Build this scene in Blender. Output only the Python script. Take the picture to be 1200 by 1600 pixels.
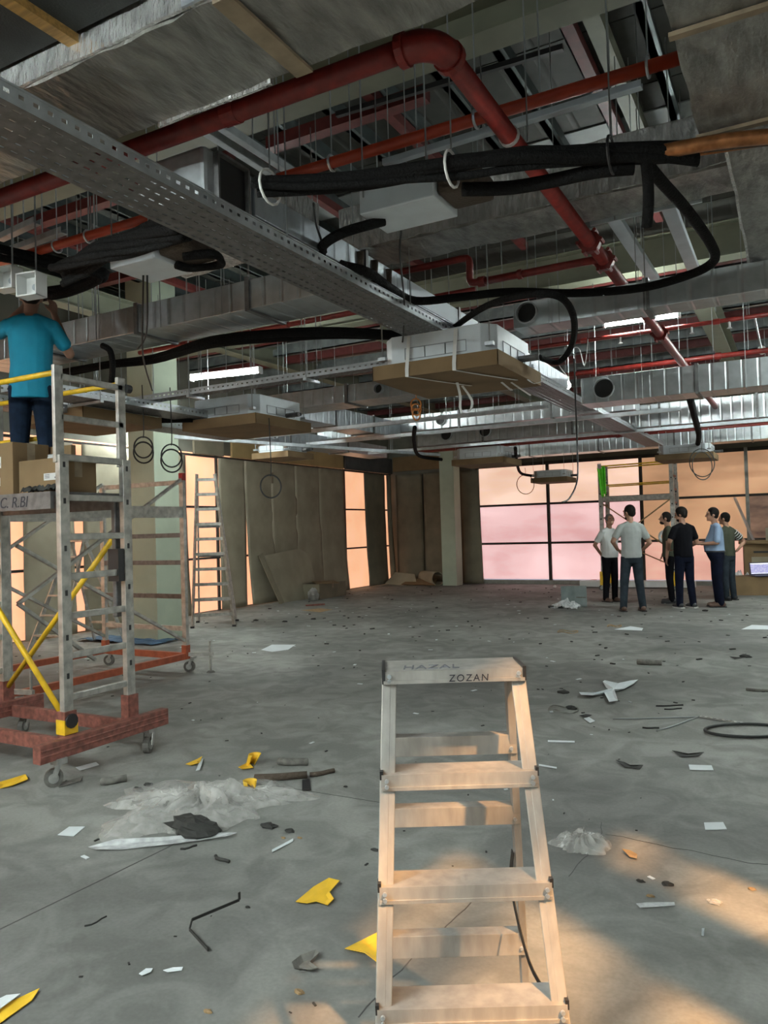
import bpy, bmesh, math, random
from mathutils import Vector, Matrix, noise
random.seed(7)
for o in list(bpy.data.objects): bpy.data.objects.remove(o)
SC = bpy.context.scene
COL = SC.collection

# ------------------------------------------------------------------ camera
F = 1190.0; EYE = Vector((0, 0, 1.5))                     # focal length in pixels of a 1200 x 1600 frame
YAW = math.radians(28.6); PITCH = math.atan(27 / F); ROLL = 0.029
fwd = Vector((-math.sin(YAW) * math.cos(PITCH), math.cos(YAW) * math.cos(PITCH), math.sin(PITCH)))
r0 = Vector((math.cos(YAW), math.sin(YAW), 0)); u0 = r0.cross(fwd)
crt = r0 * math.cos(ROLL) - u0 * math.sin(ROLL); cup = u0 * math.cos(ROLL) + r0 * math.sin(ROLL)
cd = bpy.data.cameras.new('camera'); cam = bpy.data.objects.new('camera', cd); COL.objects.link(cam)
cd.sensor_fit = 'HORIZONTAL'; cd.sensor_width = 36; cd.lens = F / 1200 * 36; cd.clip_start = .05
M = Matrix((crt, cup, -fwd)).transposed().to_4x4(); M.translation = EYE; cam.matrix_world = M
SC.camera = cam
# ------------------------------------------------------------------ light and exposure
SC.view_settings.view_transform = 'Standard'; SC.view_settings.look = 'None'
SC.view_settings.exposure = 0.0; SC.view_settings.gamma = 1.0; SC.view_settings.use_curve_mapping = False
w = bpy.data.worlds.new('world'); SC.world = w; w.use_nodes = True
w.node_tree.nodes['Background'].inputs[0].default_value = (.55, .7, .9, 1)
w.node_tree.nodes['Background'].inputs[1].default_value = .6
sd = bpy.data.lights.new('sun', 'SUN'); sun = bpy.data.objects.new('sun', sd); COL.objects.link(sun)
SUN_E = math.radians(50)
sd.energy = 10.0; sd.angle = math.radians(2.0); sd.color = (1, .52, .20)
sun.rotation_euler = Vector((-.848 * math.cos(SUN_E), .53 * math.cos(SUN_E), -math.sin(SUN_E))).to_track_quat('-Z', 'Y').to_euler()
sun.location = (8, -8, 7)
TUBE_POWER = 275.0

# ------------------------------------------------------------------ helpers
def ray(px, py): return fwd + crt * ((px - 600) / F) - cup * ((py - 800) / F)
def fz(px, py, z): d = ray(px, py); return EYE + d * ((z - EYE.z) / d.z)      # a seen point at a known height
def fx(px, py, x): d = ray(px, py); return EYE + d * (x / d.x)
def fy(px, py, y): d = ray(px, py); return EYE + d * (y / d.y)
def V(*a): return Vector(a)

class MB:
    def __init__(s): s.v = []; s.f = []
    def add(s, vs, fs):
        o = len(s.v); s.v += [Vector(v) for v in vs]; s.f += [tuple(i + o for i in f) for f in fs]; return s
    def box(s, x0, x1, y0, y1, z0, z1):
        return s.add([(x, y, z) for z in (z0, z1) for y in (y0, y1) for x in (x0, x1)],
                     [(0, 2, 3, 1), (4, 5, 7, 6), (0, 1, 5, 4), (2, 6, 7, 3), (0, 4, 6, 2), (1, 3, 7, 5)])
    def bar(s, p0, p1, wd, ht, up=(0, 0, 1)):
        p0, p1 = Vector(p0), Vector(p1); a = (p1 - p0).normalized(); up = Vector(up)
        sd_ = a.cross(up)
        if sd_.length < 1e-4: sd_ = a.cross(Vector((0, 1, 0)))
        sd_.normalize(); u = sd_.cross(a)
        vs = [p + sd_ * (i * wd / 2) + u * (j * ht / 2) for p in (p0, p1) for j in (-1, 1) for i in (-1, 1)]
        return s.add(vs, [(0, 2, 3, 1), (4, 5, 7, 6), (0, 1, 5, 4), (2, 6, 7, 3), (0, 4, 6, 2), (1, 3, 7, 5)])
    def cyl(s, p0, p1, r, r1=None, n=10):
        p0, p1 = Vector(p0), Vector(p1); r1 = r if r1 is None else r1
        a = (p1 - p0).normalized(); t = a.orthogonal().normalized(); b = a.cross(t)
        vs = []
        for p, rr in ((p0, r), (p1, r1)):
            vs += [p + (t * math.cos(k * 2 * math.pi / n) + b * math.sin(k * 2 * math.pi / n)) * rr for k in range(n)]
        fs = [(k, (k + 1) % n, n + (k + 1) % n, n + k) for k in range(n)] + [tuple(range(n))[::-1], tuple(range(n, 2 * n))]
        return s.add(vs, fs)
    def tube(s, pts, r, n=8, closed=False):
        pts = [Vector(p) for p in pts]; m = len(pts); rs = r if isinstance(r, (list, tuple)) else [r] * m
        tan = []
        for i in range(m):
            a = pts[(i - 1) % m] if (i > 0 or closed) else pts[i]; b = pts[(i + 1) % m] if (i < m - 1 or closed) else pts[i]
            t = (b - a); tan.append(t.normalized() if t.length > 1e-9 else Vector((0, 0, 1)))
        nrm = tan[0].orthogonal().normalized(); vs = []
        for i in range(m):
            nrm = (nrm - tan[i] * nrm.dot(tan[i]))
            nrm = nrm.normalized() if nrm.length > 1e-6 else tan[i].orthogonal().normalized()
            b = tan[i].cross(nrm)
            vs += [pts[i] + (nrm * math.cos(k * 2 * math.pi / n) + b * math.sin(k * 2 * math.pi / n)) * rs[i] for k in range(n)]
        fs = []
        for i in range(m if closed else m - 1):
            j = (i + 1) % m
            fs += [(i * n + k, i * n + (k + 1) % n, j * n + (k + 1) % n, j * n + k) for k in range(n)]
        if not closed: fs += [tuple(range(n))[::-1], tuple(range((m - 1) * n, m * n))]
        return s.add(vs, fs)
    def ell(s, c, rx, ry, rz, n=14, m=9, R=None):
        c = Vector(c); vs = []; fs = []
        for j in range(1, m):
            th = math.pi * j / m
            for k in range(n):
                ph = 2 * math.pi * k / n
                v = Vector((rx * math.sin(th) * math.cos(ph), ry * math.sin(th) * math.sin(ph), rz * math.cos(th)))
                vs.append(c + (R @ v if R else v))
        t = Vector((0, 0, rz)); vs += [c + (R @ t if R else t), c - (R @ t if R else t)]
        for j in range(m - 2):
            fs += [(j * n + k, (j + 1) * n + k, (j + 1) * n + (k + 1) % n, j * n + (k + 1) % n) for k in range(n)]
        T = (m - 1) * n
        fs += [(T, k, (k + 1) % n) for k in range(n)] + [(T + 1, (m - 2) * n + (k + 1) % n, (m - 2) * n + k) for k in range(n)]
        return s.add(vs, fs)
    def loft(s, prof, n=16):                       # prof: (z, rx, ry, cx, cy)
        vs = []; m = len(prof)
        for z, rx, ry, cx, cy in prof:
            vs += [(cx + rx * math.cos(2 * math.pi * k / n), cy + ry * math.sin(2 * math.pi * k / n), z) for k in range(n)]
        fs = [(i * n + k, i * n + (k + 1) % n, (i + 1) * n + (k + 1) % n, (i + 1) * n + k) for i in range(m - 1) for k in range(n)]
        fs += [tuple(range(n))[::-1], tuple(range((m - 1) * n, m * n))]
        return s.add(vs, fs)
    def rcone(s, p0, r0_, p1, r1_, n=12):          # tapered limb with rounded ends
        p0, p1 = Vector(p0), Vector(p1); a = (p1 - p0).normalized(); pts = []; rs = []
        for t in (-.95, -.6, -.2): pts.append(p0 + a * (t * r0_)); rs.append(r0_ * math.sqrt(1 - t * t))
        for t in (.2, .6, .95): pts.append(p1 + a * (t * r1_)); rs.append(r1_ * math.sqrt(1 - t * t))
        return s.tube(pts, rs, n)
    def prism(s, poly, p, ax, ay, th):             # flat polygon in plane (ax, ay) at p, thickness th along the normal
        p, ax, ay = Vector(p), Vector(ax), Vector(ay); nz = ax.cross(ay).normalized(); n = len(poly)
        vs = [p + ax * a + ay * b + nz * (k * th) for k in (0, 1) for a, b in poly]
        return s.add(vs, [tuple(range(n))[::-1], tuple(range(n, 2 * n))] + [(k, (k + 1) % n, n + (k + 1) % n, n + k) for k in range(n)])
    def grid(s, fn, nu, nv):
        vs = [fn(i / nu, j / nv) for j in range(nv + 1) for i in range(nu + 1)]; q = nu + 1
        return s.add(vs, [(j * q + i, j * q + i + 1, (j + 1) * q + i + 1, (j + 1) * q + i) for j in range(nv) for i in range(nu)])
    def xf(s, Mx): s.v = [Mx @ v for v in s.v]; return s
    def mesh(s, name, mat, smooth=False, inv=None):
        me = bpy.data.meshes.new(name)
        me.from_pydata([tuple(inv @ v) if inv else tuple(v) for v in s.v], [], s.f)
        for m in (mat if isinstance(mat, (list, tuple)) else [mat]): me.materials.append(MT[m])
        if smooth: me.polygons.foreach_set('use_smooth', [True] * len(me.polygons))
        me.update(); return me
    def build(s, name, mat, parent=None, smooth=False, bevel=0, solid=0, local=False, auto=False):
        if parent is None:
            xs = [v.x for v in s.v]; ys = [v.y for v in s.v]; zs = [v.z for v in s.v]
            loc = Vector(((min(xs) + max(xs)) / 2, (min(ys) + max(ys)) / 2, min(zs)))
            Wm = Matrix.Translation(loc)
        else: Wm = WM[parent.name]; loc = None
        me = s.mesh(name, mat, smooth or auto, None if (local and parent) else Wm.inverted())
        o = bpy.data.objects.new(name, me); COL.objects.link(o)
        if parent is None: o.location = loc
        else: o.parent = parent
        WM[o.name] = Wm
        if auto:
            me.set_sharp_from_angle(angle=math.radians(35))
        if solid: m = o.modifiers.new('solid', 'SOLIDIFY'); m.thickness = solid; m.offset = 0
        if bevel: m = o.modifiers.new('bevel', 'BEVEL'); m.width = bevel; m.segments = 2; m.limit_method = 'ANGLE'
        return o
WM = {}; MT = {}
def tag(o, label=None, cat=None, group=None, kind=None):
    if label: o['label'] = label
    if cat: o['category'] = cat
    if group: o['group'] = group
    if kind: o['kind'] = kind
    return o
def thing(name, loc, label, cat, rz=0, group=None):
    o = bpy.data.objects.new(name, None); COL.objects.link(o); o.location = loc; o.rotation_euler.z = rz
    o.empty_display_size = .1
    WM[o.name] = Matrix.Translation(Vector(loc)) @ Matrix.Rotation(rz, 4, 'Z')
    return tag(o, label, cat, group)
def struct(name, loc=(0, 0, 0)):
    o = thing(name, loc, None, None); o['kind'] = 'structure'; return o
def copy_tree(o, parent=None):
    c = o.copy(); COL.objects.link(c); c.parent = parent
    for ch in o.children: copy_tree(ch, c)
    return c
def spline(pts, k=6):
    pts = [Vector(p) for p in pts]; out = []
    for i in range(len(pts) - 1):
        a = pts[max(i - 1, 0)]; b = pts[i]; c = pts[i + 1]; d = pts[min(i + 2, len(pts) - 1)]
        for j in range(k):
            t = j / k
            out.append(.5 * (2 * b + (c - a) * t + (2 * a - 5 * b + 4 * c - d) * t * t + (3 * b - a - 3 * c + d) * t ** 3))
    out.append(pts[-1]); return out

# ------------------------------------------------------------------ materials
def mat(name, col, rough=.6, metal=0.0, var=.0, scale=6.0, bump=0.0, bscale=40.0, col2=None, stretch=(1, 1, 1), trans=0, alpha=1, detail=4, emit=None, es=1, lo=.35, hi=.65, spec=None):
    m = bpy.data.materials.new(name); m.use_nodes = True; nt = m.node_tree; N = nt.nodes; L = nt.links
    b = N['Principled BSDF']; b.inputs['Roughness'].default_value = rough; b.inputs['Metallic'].default_value = metal
    b.inputs['Base Color'].default_value = (*col, 1)
    if spec is not None: b.inputs['Specular IOR Level'].default_value = spec
    if alpha < 1: b.inputs['Alpha'].default_value = alpha
    if trans: b.inputs['Transmission Weight'].default_value = trans
    tc = N.new('ShaderNodeTexCoord'); mp = N.new('ShaderNodeMapping'); mp.inputs['Scale'].default_value = stretch
    L.new(tc.outputs['Object'], mp.inputs[0])
    if var or col2:
        nz = N.new('ShaderNodeTexNoise'); nz.inputs['Scale'].default_value = scale; nz.inputs['Detail'].default_value = detail
        L.new(mp.outputs[0], nz.inputs['Vector'])
        rp = N.new('ShaderNodeValToRGB'); rp.color_ramp.elements[0].position = lo; rp.color_ramp.elements[1].position = hi
        c2 = col2 or tuple(min(1, c * (1 + var)) for c in col); c1 = col if col2 else tuple(c * (1 - var) for c in col)
        rp.color_ramp.elements[0].color = (*c1, 1); rp.color_ramp.elements[1].color = (*c2, 1)
        L.new(nz.outputs[0], rp.inputs[0]); L.new(rp.outputs[0], b.inputs['Base Color'])
        if emit: L.new(rp.outputs[0], b.inputs['Emission Color'])
    if emit:
        if not (var or col2): b.inputs['Emission Color'].default_value = (*emit, 1)
        b.inputs['Emission Strength'].default_value = es
    if bump:
        n2 = N.new('ShaderNodeTexNoise'); n2.inputs['Scale'].default_value = bscale; n2.inputs['Detail'].default_value = 5
        L.new(mp.outputs[0], n2.inputs['Vector'])
        bp = N.new('ShaderNodeBump'); bp.inputs['Strength'].default_value = bump; bp.inputs['Distance'].default_value = .02
        L.new(n2.outputs[0], bp.inputs['Height']); L.new(bp.outputs[0], b.inputs['Normal'])
    MT[name] = m; return m
mat('galv', (.47, .50, .52), .38, .6, var=.12, scale=14, bump=.04, bscale=6)
mat('galv_dull', (.17, .17, .17), .5, .6, var=.2, scale=20)
mat('galv_bright', (.68, .73, .78), .3, .8, var=.06, scale=8)
mat('aluminium', (.44, .43, .40), .45, .75, var=.22, scale=16, bump=.05, bscale=60)
mat('ladder_alu', (.37, .352, .325), .48, .3, var=.14, scale=30, stretch=(1, 1, .3), bump=.03, bscale=90)
mat('foil', (.27, .265, .245), .33, .5, var=.3, scale=9, bump=1.0, bscale=16, stretch=(1.6, .55, 1))
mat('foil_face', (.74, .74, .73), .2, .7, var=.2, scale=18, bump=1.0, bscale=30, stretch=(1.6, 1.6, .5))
mat('tape', (.27, .21, .14), .6, var=.2, scale=12)
mat('wood', (.42, .24, .07), .6, var=.25, scale=18, stretch=(.4, 4, 4))
mat('black_board', (.035, .038, .036), .85, var=.2, scale=8, bump=.2, bscale=120)
mat('red_pipe', (.18, .014, .01), .42, var=.2, scale=18)
mat('orange_pipe', (.36, .042, .016), .36, var=.12, scale=14)
mat('red_steel', (.11, .02, .018), .55, var=.2, scale=10)
mat('olive_steel', (.18, .187, .135), .6, var=.08, scale=5)
mat('purlin', (.10, .125, .125), .5, .5, var=.2, scale=6)
mat('purlin_light', (.3, .33, .33), .4, .6, var=.2, scale=6)
mat('roof', (.06, .06, .05), .75, var=.14, scale=4)
mat('sheet_light', (.34, .36, .35), .6, var=.1, scale=5)
mat('reflection_white', (.78, .85, .92), .3)  # near-white colour for the reflection painted on the tray-side duct
mat('wall_paint', (.16, .155, .125), .85, var=.15, scale=2.5)
mat('wall_white', (.45, .45, .42), .85, var=.08, scale=2)
mat('column_paint', (.40, .45, .35), .65, var=.06, scale=3)
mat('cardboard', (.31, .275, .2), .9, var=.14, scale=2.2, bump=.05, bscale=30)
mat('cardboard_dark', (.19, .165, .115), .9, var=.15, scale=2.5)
mat('cardboard_yellow', (.36, .25, .11), .9, var=.12, scale=2)
mat('box_card', (.20, .13, .065), .9, var=.12, scale=3)
mat('grey_board', (.075, .075, .075), .8, var=.15, scale=4)
mat('mullion', (.055, .05, .045), .8, var=.15, scale=8, spec=.1)
mat('mullion_light', (.26, .255, .23), .5, .2, var=.15, scale=8)
mat('cassette', (.66, .71, .75), .42, .05, var=.05, scale=8)
mat('cassette_line', (.3, .33, .36), .5)
mat('rod', (.32, .34, .34), .4, .6)
mat('black_rubber', (.008, .008, .008), .9, bump=.6, bscale=70, spec=.15)
mat('brown_foam', (.07, .05, .035), .8, bump=.5, bscale=60)
mat('copper', (.4, .17, .07), .35, .8, var=.3, scale=20)
mat('black_plastic', (.015, .015, .016), .45)
mat('cable', (.014, .016, .016), .5)
mat('orange_cable', (.6, .22, .05), .5)
mat('white_strap', (.72, .72, .7), .6)
mat('white_plastic', (.7, .71, .7), .45, var=.04, scale=5)
mat('yellow_paint', (.72, .44, .015), .45, var=.14, scale=14)
mat('red_base', (.19, .065, .048), .6, var=.35, scale=26)
mat('orange_base', (.33, .075, .032), .55, var=.2, scale=14)
mat('caster', (.1, .095, .085), .6, var=.3, scale=30)
mat('caster_metal', (.42, .42, .4), .4, .7, var=.2, scale=20)
mat('lamp_body', (.75, .78, .78), .5)
mat('tube_glow', (1, 1, 1), .5, emit=(.90, 1, .97), es=TUBE_POWER)
mat('bulb_glow', (1, 1, 1), .5, emit=(1, .97, .9), es=60)
mat('pane_peach', (.92, .47, .26), .6, col2=(1, .56, .34), scale=1.2, emit=True, es=.9)
mat('pane_cream', (.72, .46, .34), .6, col2=(.95, .66, .52), scale=.9, emit=True, es=.98, stretch=(.6, 1, 1.6))
mat('pane_pink', (.72, .40, .40), .6, col2=(1, .66, .66), scale=.8, emit=True, es=.82, stretch=(.6, 1, 1.6))
mat('pane_rose', (.68, .35, .28), .6, col2=(.95, .53, .42), scale=1.0, emit=True, es=.72, stretch=(.6, 1, 1.6))
mat('pane_tan', (.46, .25, .14), .6, col2=(.72, .40, .22), scale=.8, emit=True, es=.66, stretch=(.6, 1, 1.2))
mat('pane_brown', (.05, .025, .018), .4, col2=(.25, .14, .09), scale=1.6, emit=True, es=.6, stretch=(.8, 1, 2))
mat('skin', (.36, .19, .125), .55, var=.06, scale=12)
mat('skin_dark', (.25, .135, .09), .55, var=.06, scale=12)
mat('hair', (.008, .006, .005), .7, bump=.5, bscale=160, spec=.15)
mat('hair_grey', (.13, .125, .115), .6, bump=.5, bscale=160)
mat('eye', (.02, .015, .012), .3)
mat('teal_cloth', (.0, .19, .30), .8, var=.14, scale=5, bump=.25, bscale=12)
mat('denim_dark', (.008, .015, .03), .95, spec=.1, var=.3, scale=14, bump=.25, bscale=14)
mat('navy_cloth', (.006, .008, .018), .95, spec=.1, var=.25, scale=10, bump=.25, bscale=14)
mat('black_cloth', (.006, .006, .008), .95, bump=.25, bscale=14, spec=.08)
mat('jeans_grey', (.025, .033, .042), .95, spec=.1, var=.25, scale=10, bump=.25, bscale=14)
mat('white_cloth', (.62, .63, .62), .85, var=.05, scale=8, bump=.3, bscale=12)
mat('grey_cloth', (.36, .38, .37), .85, var=.07, scale=8, bump=.3, bscale=12)
mat('blue_cloth', (.22, .30, .43), .85, var=.08, scale=8, bump=.3, bscale=12)
mat('green_cloth', (.045, .05, .03), .85, var=.1, scale=8, bump=.3, bscale=12)
mat('shoe_brown', (.12, .07, .05), .6)
mat('shoe_dark', (.03, .032, .036), .6)
mat('sole_white', (.6, .6, .58), .6)
mat('lime_cloth', (.22, .95, .06), .7, var=.15, scale=10, bump=.2, bscale=20)
mat('ink', (.02, .02, .03), .7)
mat('ink_grey', (.16, .16, .18), .7)
mat('label_paper', (.6, .6, .6), .7)
mat('paper_white', (.62, .66, .68), .7, var=.04, scale=8)
mat('yellow_paper', (.78, .47, .03), .6, var=.08, scale=10)
mat('debris_dark', (.022, .022, .02), .85, var=.3, scale=20)
mat('debris_grey', (.14, .135, .12), .85, var=.3, scale=20)
mat('debris_tan', (.30, .2, .1), .85, var=.2, scale=20)
mat('steel_sheet', (.22, .26, .26), .45, .3, var=.15, scale=6)
mat('purple_print', (.16, .08, .2), .6)
mat('joint_dark', (.07, .07, .066), .9)
mat('ceramic', (.75, .76, .72), .4)
mat('screen_body', (.02, .018, .05), .4)
mat('red_cap', (.4, .02, .02), .5)
mat('blue_tarp', (.05, .1, .17), .7)
def film(name, tint, dens):
    m = bpy.data.materials.new(name); m.use_nodes = True; nt = m.node_tree; N = nt.nodes; L = nt.links
    b = N['Principled BSDF']; b.inputs['Base Color'].default_value = (*tint, 1); b.inputs['Roughness'].default_value = .22
    t = N.new('ShaderNodeBsdfTransparent'); mx = N.new('ShaderNodeMixShader')
    nz = N.new('ShaderNodeTexNoise'); nz.inputs['Scale'].default_value = 14; nz.inputs['Detail'].default_value = 6
    tc = N.new('ShaderNodeTexCoord'); L.new(tc.outputs['Object'], nz.inputs['Vector'])
    mr = N.new('ShaderNodeMapRange'); mr.inputs[1].default_value = .3; mr.inputs[2].default_value = .7
    mr.inputs[3].default_value = dens * .45; mr.inputs[4].default_value = dens
    L.new(nz.outputs[0], mr.inputs[0]); L.new(mr.outputs[0], mx.inputs[0])
    L.new(t.outputs[0], mx.inputs[1]); L.new(b.outputs[0], mx.inputs[2]); L.new(mx.outputs[0], N['Material Output'].inputs[0])
    MT[name] = m
film('plastic_film', (.64, .63, .60), .56)
film('film_white', (.72, .74, .75), .8)
def ribs(name, col, rough, metal, period, axis):
    m = mat(name, col, rough, metal, var=.1, scale=10); nt = m.node_tree; N = nt.nodes; L = nt.links
    wv = N.new('ShaderNodeTexWave'); wv.bands_direction = axis; wv.inputs['Scale'].default_value = .314 / period
    wv.inputs['Distortion'].default_value = 0
    tc = N.new('ShaderNodeTexCoord'); L.new(tc.outputs['Object'], wv.inputs['Vector'])
    rp = N.new('ShaderNodeValToRGB'); rp.color_ramp.elements[0].position = .0; rp.color_ramp.elements[1].position = .12
    L.new(wv.outputs['Fac'], rp.inputs[0])
    bp = N.new('ShaderNodeBump'); bp.inputs['Strength'].default_value = .6; bp.inputs['Distance'].default_value = .01
    L.new(rp.outputs[0], bp.inputs['Height']); L.new(bp.outputs[0], N['Principled BSDF'].inputs['Normal'])
ribs('galv_x', (.46, .49, .5), .34, .85, .15, 'X')
ribs('galv_y', (.52, .56, .6), .34, .85, .15, 'Y')
ribs('roof_deck', (.06, .06, .05), .7, .1, .30, 'X')
def concrete():
    m = bpy.data.materials.new('concrete'); m.use_nodes = True; nt = m.node_tree; N = nt.nodes; L = nt.links
    b = N['Principled BSDF']; b.inputs['Roughness'].default_value = .72; b.inputs['Specular IOR Level'].default_value = .3
    tc = N.new('ShaderNodeTexCoord')
    def nz(sc, det, dist=0):
        n = N.new('ShaderNodeTexNoise'); n.inputs['Scale'].default_value = sc; n.inputs['Detail'].default_value = det
        n.inputs['Distortion'].default_value = dist; L.new(tc.outputs['Object'], n.inputs['Vector']); return n
    def ramp(n, p0, c0, p1, c1):
        r = N.new('ShaderNodeValToRGB'); e = r.color_ramp.elements
        e[0].position = p0; e[0].color = (*c0, 1); e[1].position = p1; e[1].color = (*c1, 1); L.new(n.outputs[0], r.inputs[0]); return r
    a = ramp(nz(.9, 7, .8), .3, (.21, .215, .20), .7, (.325, .325, .305))
    s = ramp(nz(3.5, 8, 1.2), .40, (.62, .62, .62), .62, (1, 1, 1))
    f = ramp(nz(60, 4), .3, (.86, .86, .86), .7, (1.08, 1.08, 1.08))
    g = ramp(nz(.35, 3, .5), .36, (.6, .6, .6), .6, (1.05, 1.05, 1.05))
    last = a
    for t, k in ((s, .75), (f, .7), (g, .9)):
        mx = N.new('ShaderNodeMixRGB'); mx.blend_type = 'MULTIPLY'; mx.inputs[0].default_value = k
        L.new(last.outputs[0], mx.inputs[1]); L.new(t.outputs[0], mx.inputs[2]); last = mx
    L.new(last.outputs[0], b.inputs['Base Color'])
    bp = N.new('ShaderNodeBump'); bp.inputs['Strength'].default_value = .15; bp.inputs['Distance'].default_value = .01
    L.new(nz(25, 8).outputs[0], bp.inputs['Height']); L.new(bp.outputs[0], b.inputs['Normal'])
    MT['concrete'] = m
concrete()
# ================================================================== STRUCTURE
XL, XR, YB, YF, ZR = -10.1, 1.75, -6.0, 18.9, 5.4
fl = MB().box(XL - .3, XR + .3, YB - .3, YF + .3, -.2, 0).build('floor', 'concrete'); fl['kind'] = 'structure'
def strip(pts, wd, z=.0012):
    m = MB(); pts = [Vector((p.x, p.y, z)) for p in pts]
    for a, b in zip(pts, pts[1:]): m.bar(a, b, wd, .001)
    return m
for pts, wd in (([(-20, 1462), (265, 1323)], .006), ([(430, 1228), (600, 1255)], .005), ([(265, 1323), (430, 1228)], .004)):
    strip([fz(x, y, 0) for x, y in pts], wd).build('saw_cut', 'joint_dark', fl)
def crack(pts, wd):
    out = []
    for a, b in zip(pts, pts[1:]):
        for k in range(5): 
            t = k / 5; out.append((a[0] + (b[0] - a[0]) * t + random.uniform(-4, 4), a[1] + (b[1] - a[1]) * t + random.uniform(-3, 3)))
    out.append(pts[-1]); strip([fz(x, y, 0) for x, y in out], wd).build('crack', 'joint_dark', fl)
crack([(745, 1402), (700, 1450), (640, 1500), (560, 1590)], .004)
crack([(945, 1305), (1080, 1330), (1230, 1358)], .003)
crack([(885, 1372), (935, 1320), (940, 1285)], .003)

def wallbox(name, *a, m='wall_paint'):
    o = MB().box(*a).build(name, m); o['kind'] = 'structure'; return o
wallbox('wall_left', XL - .25, XL, YB, YF + .25, 3.02, ZR)
wallbox('wall_far', XL, XR + .25, YF, YF + .25, 3.08, ZR)
wallbox('wall_back', XL - .25, XR + .25, YB - .25, YB, 0, ZR, m='wall_white')
ws = struct('wall_right')  # unseen wall; set and pierced to shape the sun patches on the floor
for k, (y0, y1, z0, z1) in enumerate(((YB, -.4, 0, ZR), (-.4, 2.22, 0, 2.4), (-.4, 1.25, 4.86, ZR), (1.25, 1.7, 2.4, ZR), (1.7, 2.22, 3.9, ZR), (2.22, YF, 0, ZR))):
    MB().box(XR, XR + .25, y0, y1, z0, z1).build('wall_panel', 'wall_white', ws)

# ceiling: deck sheets, purlins, beams
ceil = MB().box(XL - .25, XR + .25, YB - .25, YF + .25, ZR, ZR + .1).build('ceiling', 'roof'); ceil['kind'] = 'structure'
y = YB
while y < YF:
    MB().box(XL, XR, y + .006, min(y + .99, YF), ZR - .03, ZR).build('deck_sheet', 'roof_deck', ceil); y += 1.0
for k in range(-4, 17):                                            # light-gauge purlins along the hall, near bay
    x = -1.94 - .53 * k
    if x < XL or x > XR: continue
    MB().box(x - .03, x + .03, 4.6, 9.4, 5.19, 5.37).box(x - .03, x + .06, 4.6, 9.4, 5.19, 5.20).build('purlin', 'purlin', ceil)
for k in range(0, 22):
    x = XL + .3 + .62 * k
    MB().box(x - .03, x + .03, YB, 4.3, 5.19, 5.37).build('purlin', 'purlin', ceil)
for k, yy in enumerate((9.9, 10.6, 11.3, 12.0, 12.8, 13.6, 14.4, 15.2, 16.0, 16.9, 17.8)):   # far bays: across the hall
    if k % 2 == 0: MB().box(XL, XR, yy - .05, yy + .05, 4.55, 4.68).build('cross_tube', 'red_steel', ceil)
    MB().box(XL, XR, yy + .3, yy + .36, 4.62, 4.8).box(XL, XR, yy + .3, yy + .42, 4.62, 4.63).build('cross_purlin', 'purlin_light', ceil)
for px0, px1, pa, pb in ((-3.2, 1.0, 215, 188), (-8.0, -4.2, 215, 188)):
    MB().box(px0, px1, fz(1000, pa, 5.35).y - .45, fz(1000, pa, 5.35).y, 5.352, 5.366).build('light_sheet', 'sheet_light', ceil)
def ibeam(axis, c, a0, a1, z0, h, wd, web, name='steel_beam', mt='olive_steel', top=None):
    m = MB(); t = top or wd
    if axis == 'x':
        m.box(a0, a1, c - wd / 2, c + wd / 2, z0, z0 + .015).box(a0, a1, c - .008, c + .008, z0 + .015, z0 + h - .015).box(a0, a1, c - t / 2, c + t / 2, z0 + h - .015, z0 + h)
    else:
        m.box(c - wd / 2, c + wd / 2, a0, a1, z0, z0 + .015).box(c - .008, c + .008, a0, a1, z0 + .015, z0 + h - .015).box(c - t / 2, c + t / 2, a0, a1, z0 + h - .015, z0 + h)
    return m.build(name, mt, ceil)
ibeam('x', 4.43, XL, XR, 4.50, .22, .22, 0, top=.5)
ibeam('x', 9.55, XL, XR, 4.50, .4, .24, 0)
ibeam('x', -1.0, XL, XR, 4.50, .4, .24, 0)
ibeam('y', -.98, 9.6, YF, 4.18, .36, .22, 0)
ibeam('y', -8.1, 4.5, YF, 4.45, .3, .22, 0)
ibeam('y', -5.2, 9.6, YF, 4.25, .3, .2, 0)
for x, y0, y1, wd in ((-2.96, 4.5, 9.4, .085), (-1.32, 4.5, 9.4, .085), (-6.1, 4.5, 9.4, .085), (-4.4, 2, 9.4, .085), (-7.6, 2, 9.4, .085)):
    MB().box(x - wd / 2, x + wd / 2, y0, y1, 5.02, 5.11).build('roof_tube', 'red_steel', ceil)
MB().box(-1.22, -1.10, 4.5, 9.4, 5.05, 5.17).build('roof_tube', 'olive_steel', ceil)
for x0, x1, yy, zz in ((-4.15, -2.55, 5.62, 5.0), (-7.5, -4.6, 5.62, 5.0), (-3.3, -.4, 7.4, 5.0), (-9.5, -5.6, 7.4, 5.0)):
    MB().box(x0, x1, yy - .06, yy + .06, zz, zz + .11).build('cross_beam', 'red_steel', ceil)
for x0, x1, yy in ((-3.3, -1.4, 5.05), (-3.3, -1.4, 5.42)):
    MB().bar((x0, yy, 5.0), (x1, yy + .1, 5.0), .04, .04).build('cable_ladder_rail', 'black_plastic', ceil)

# columns
def column(name, x0, x1, y0, y1, mt='column_paint'):
    o = MB().box(x0, x1, y0, y1, 0, ZR).build(name, mt, bevel=.008); o['kind'] = 'structure'; return o
column('column', -8.60, -8.09, 8.0, 8.5)
column('column', -8.16, -7.76, 18.02, 18.42)

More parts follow.
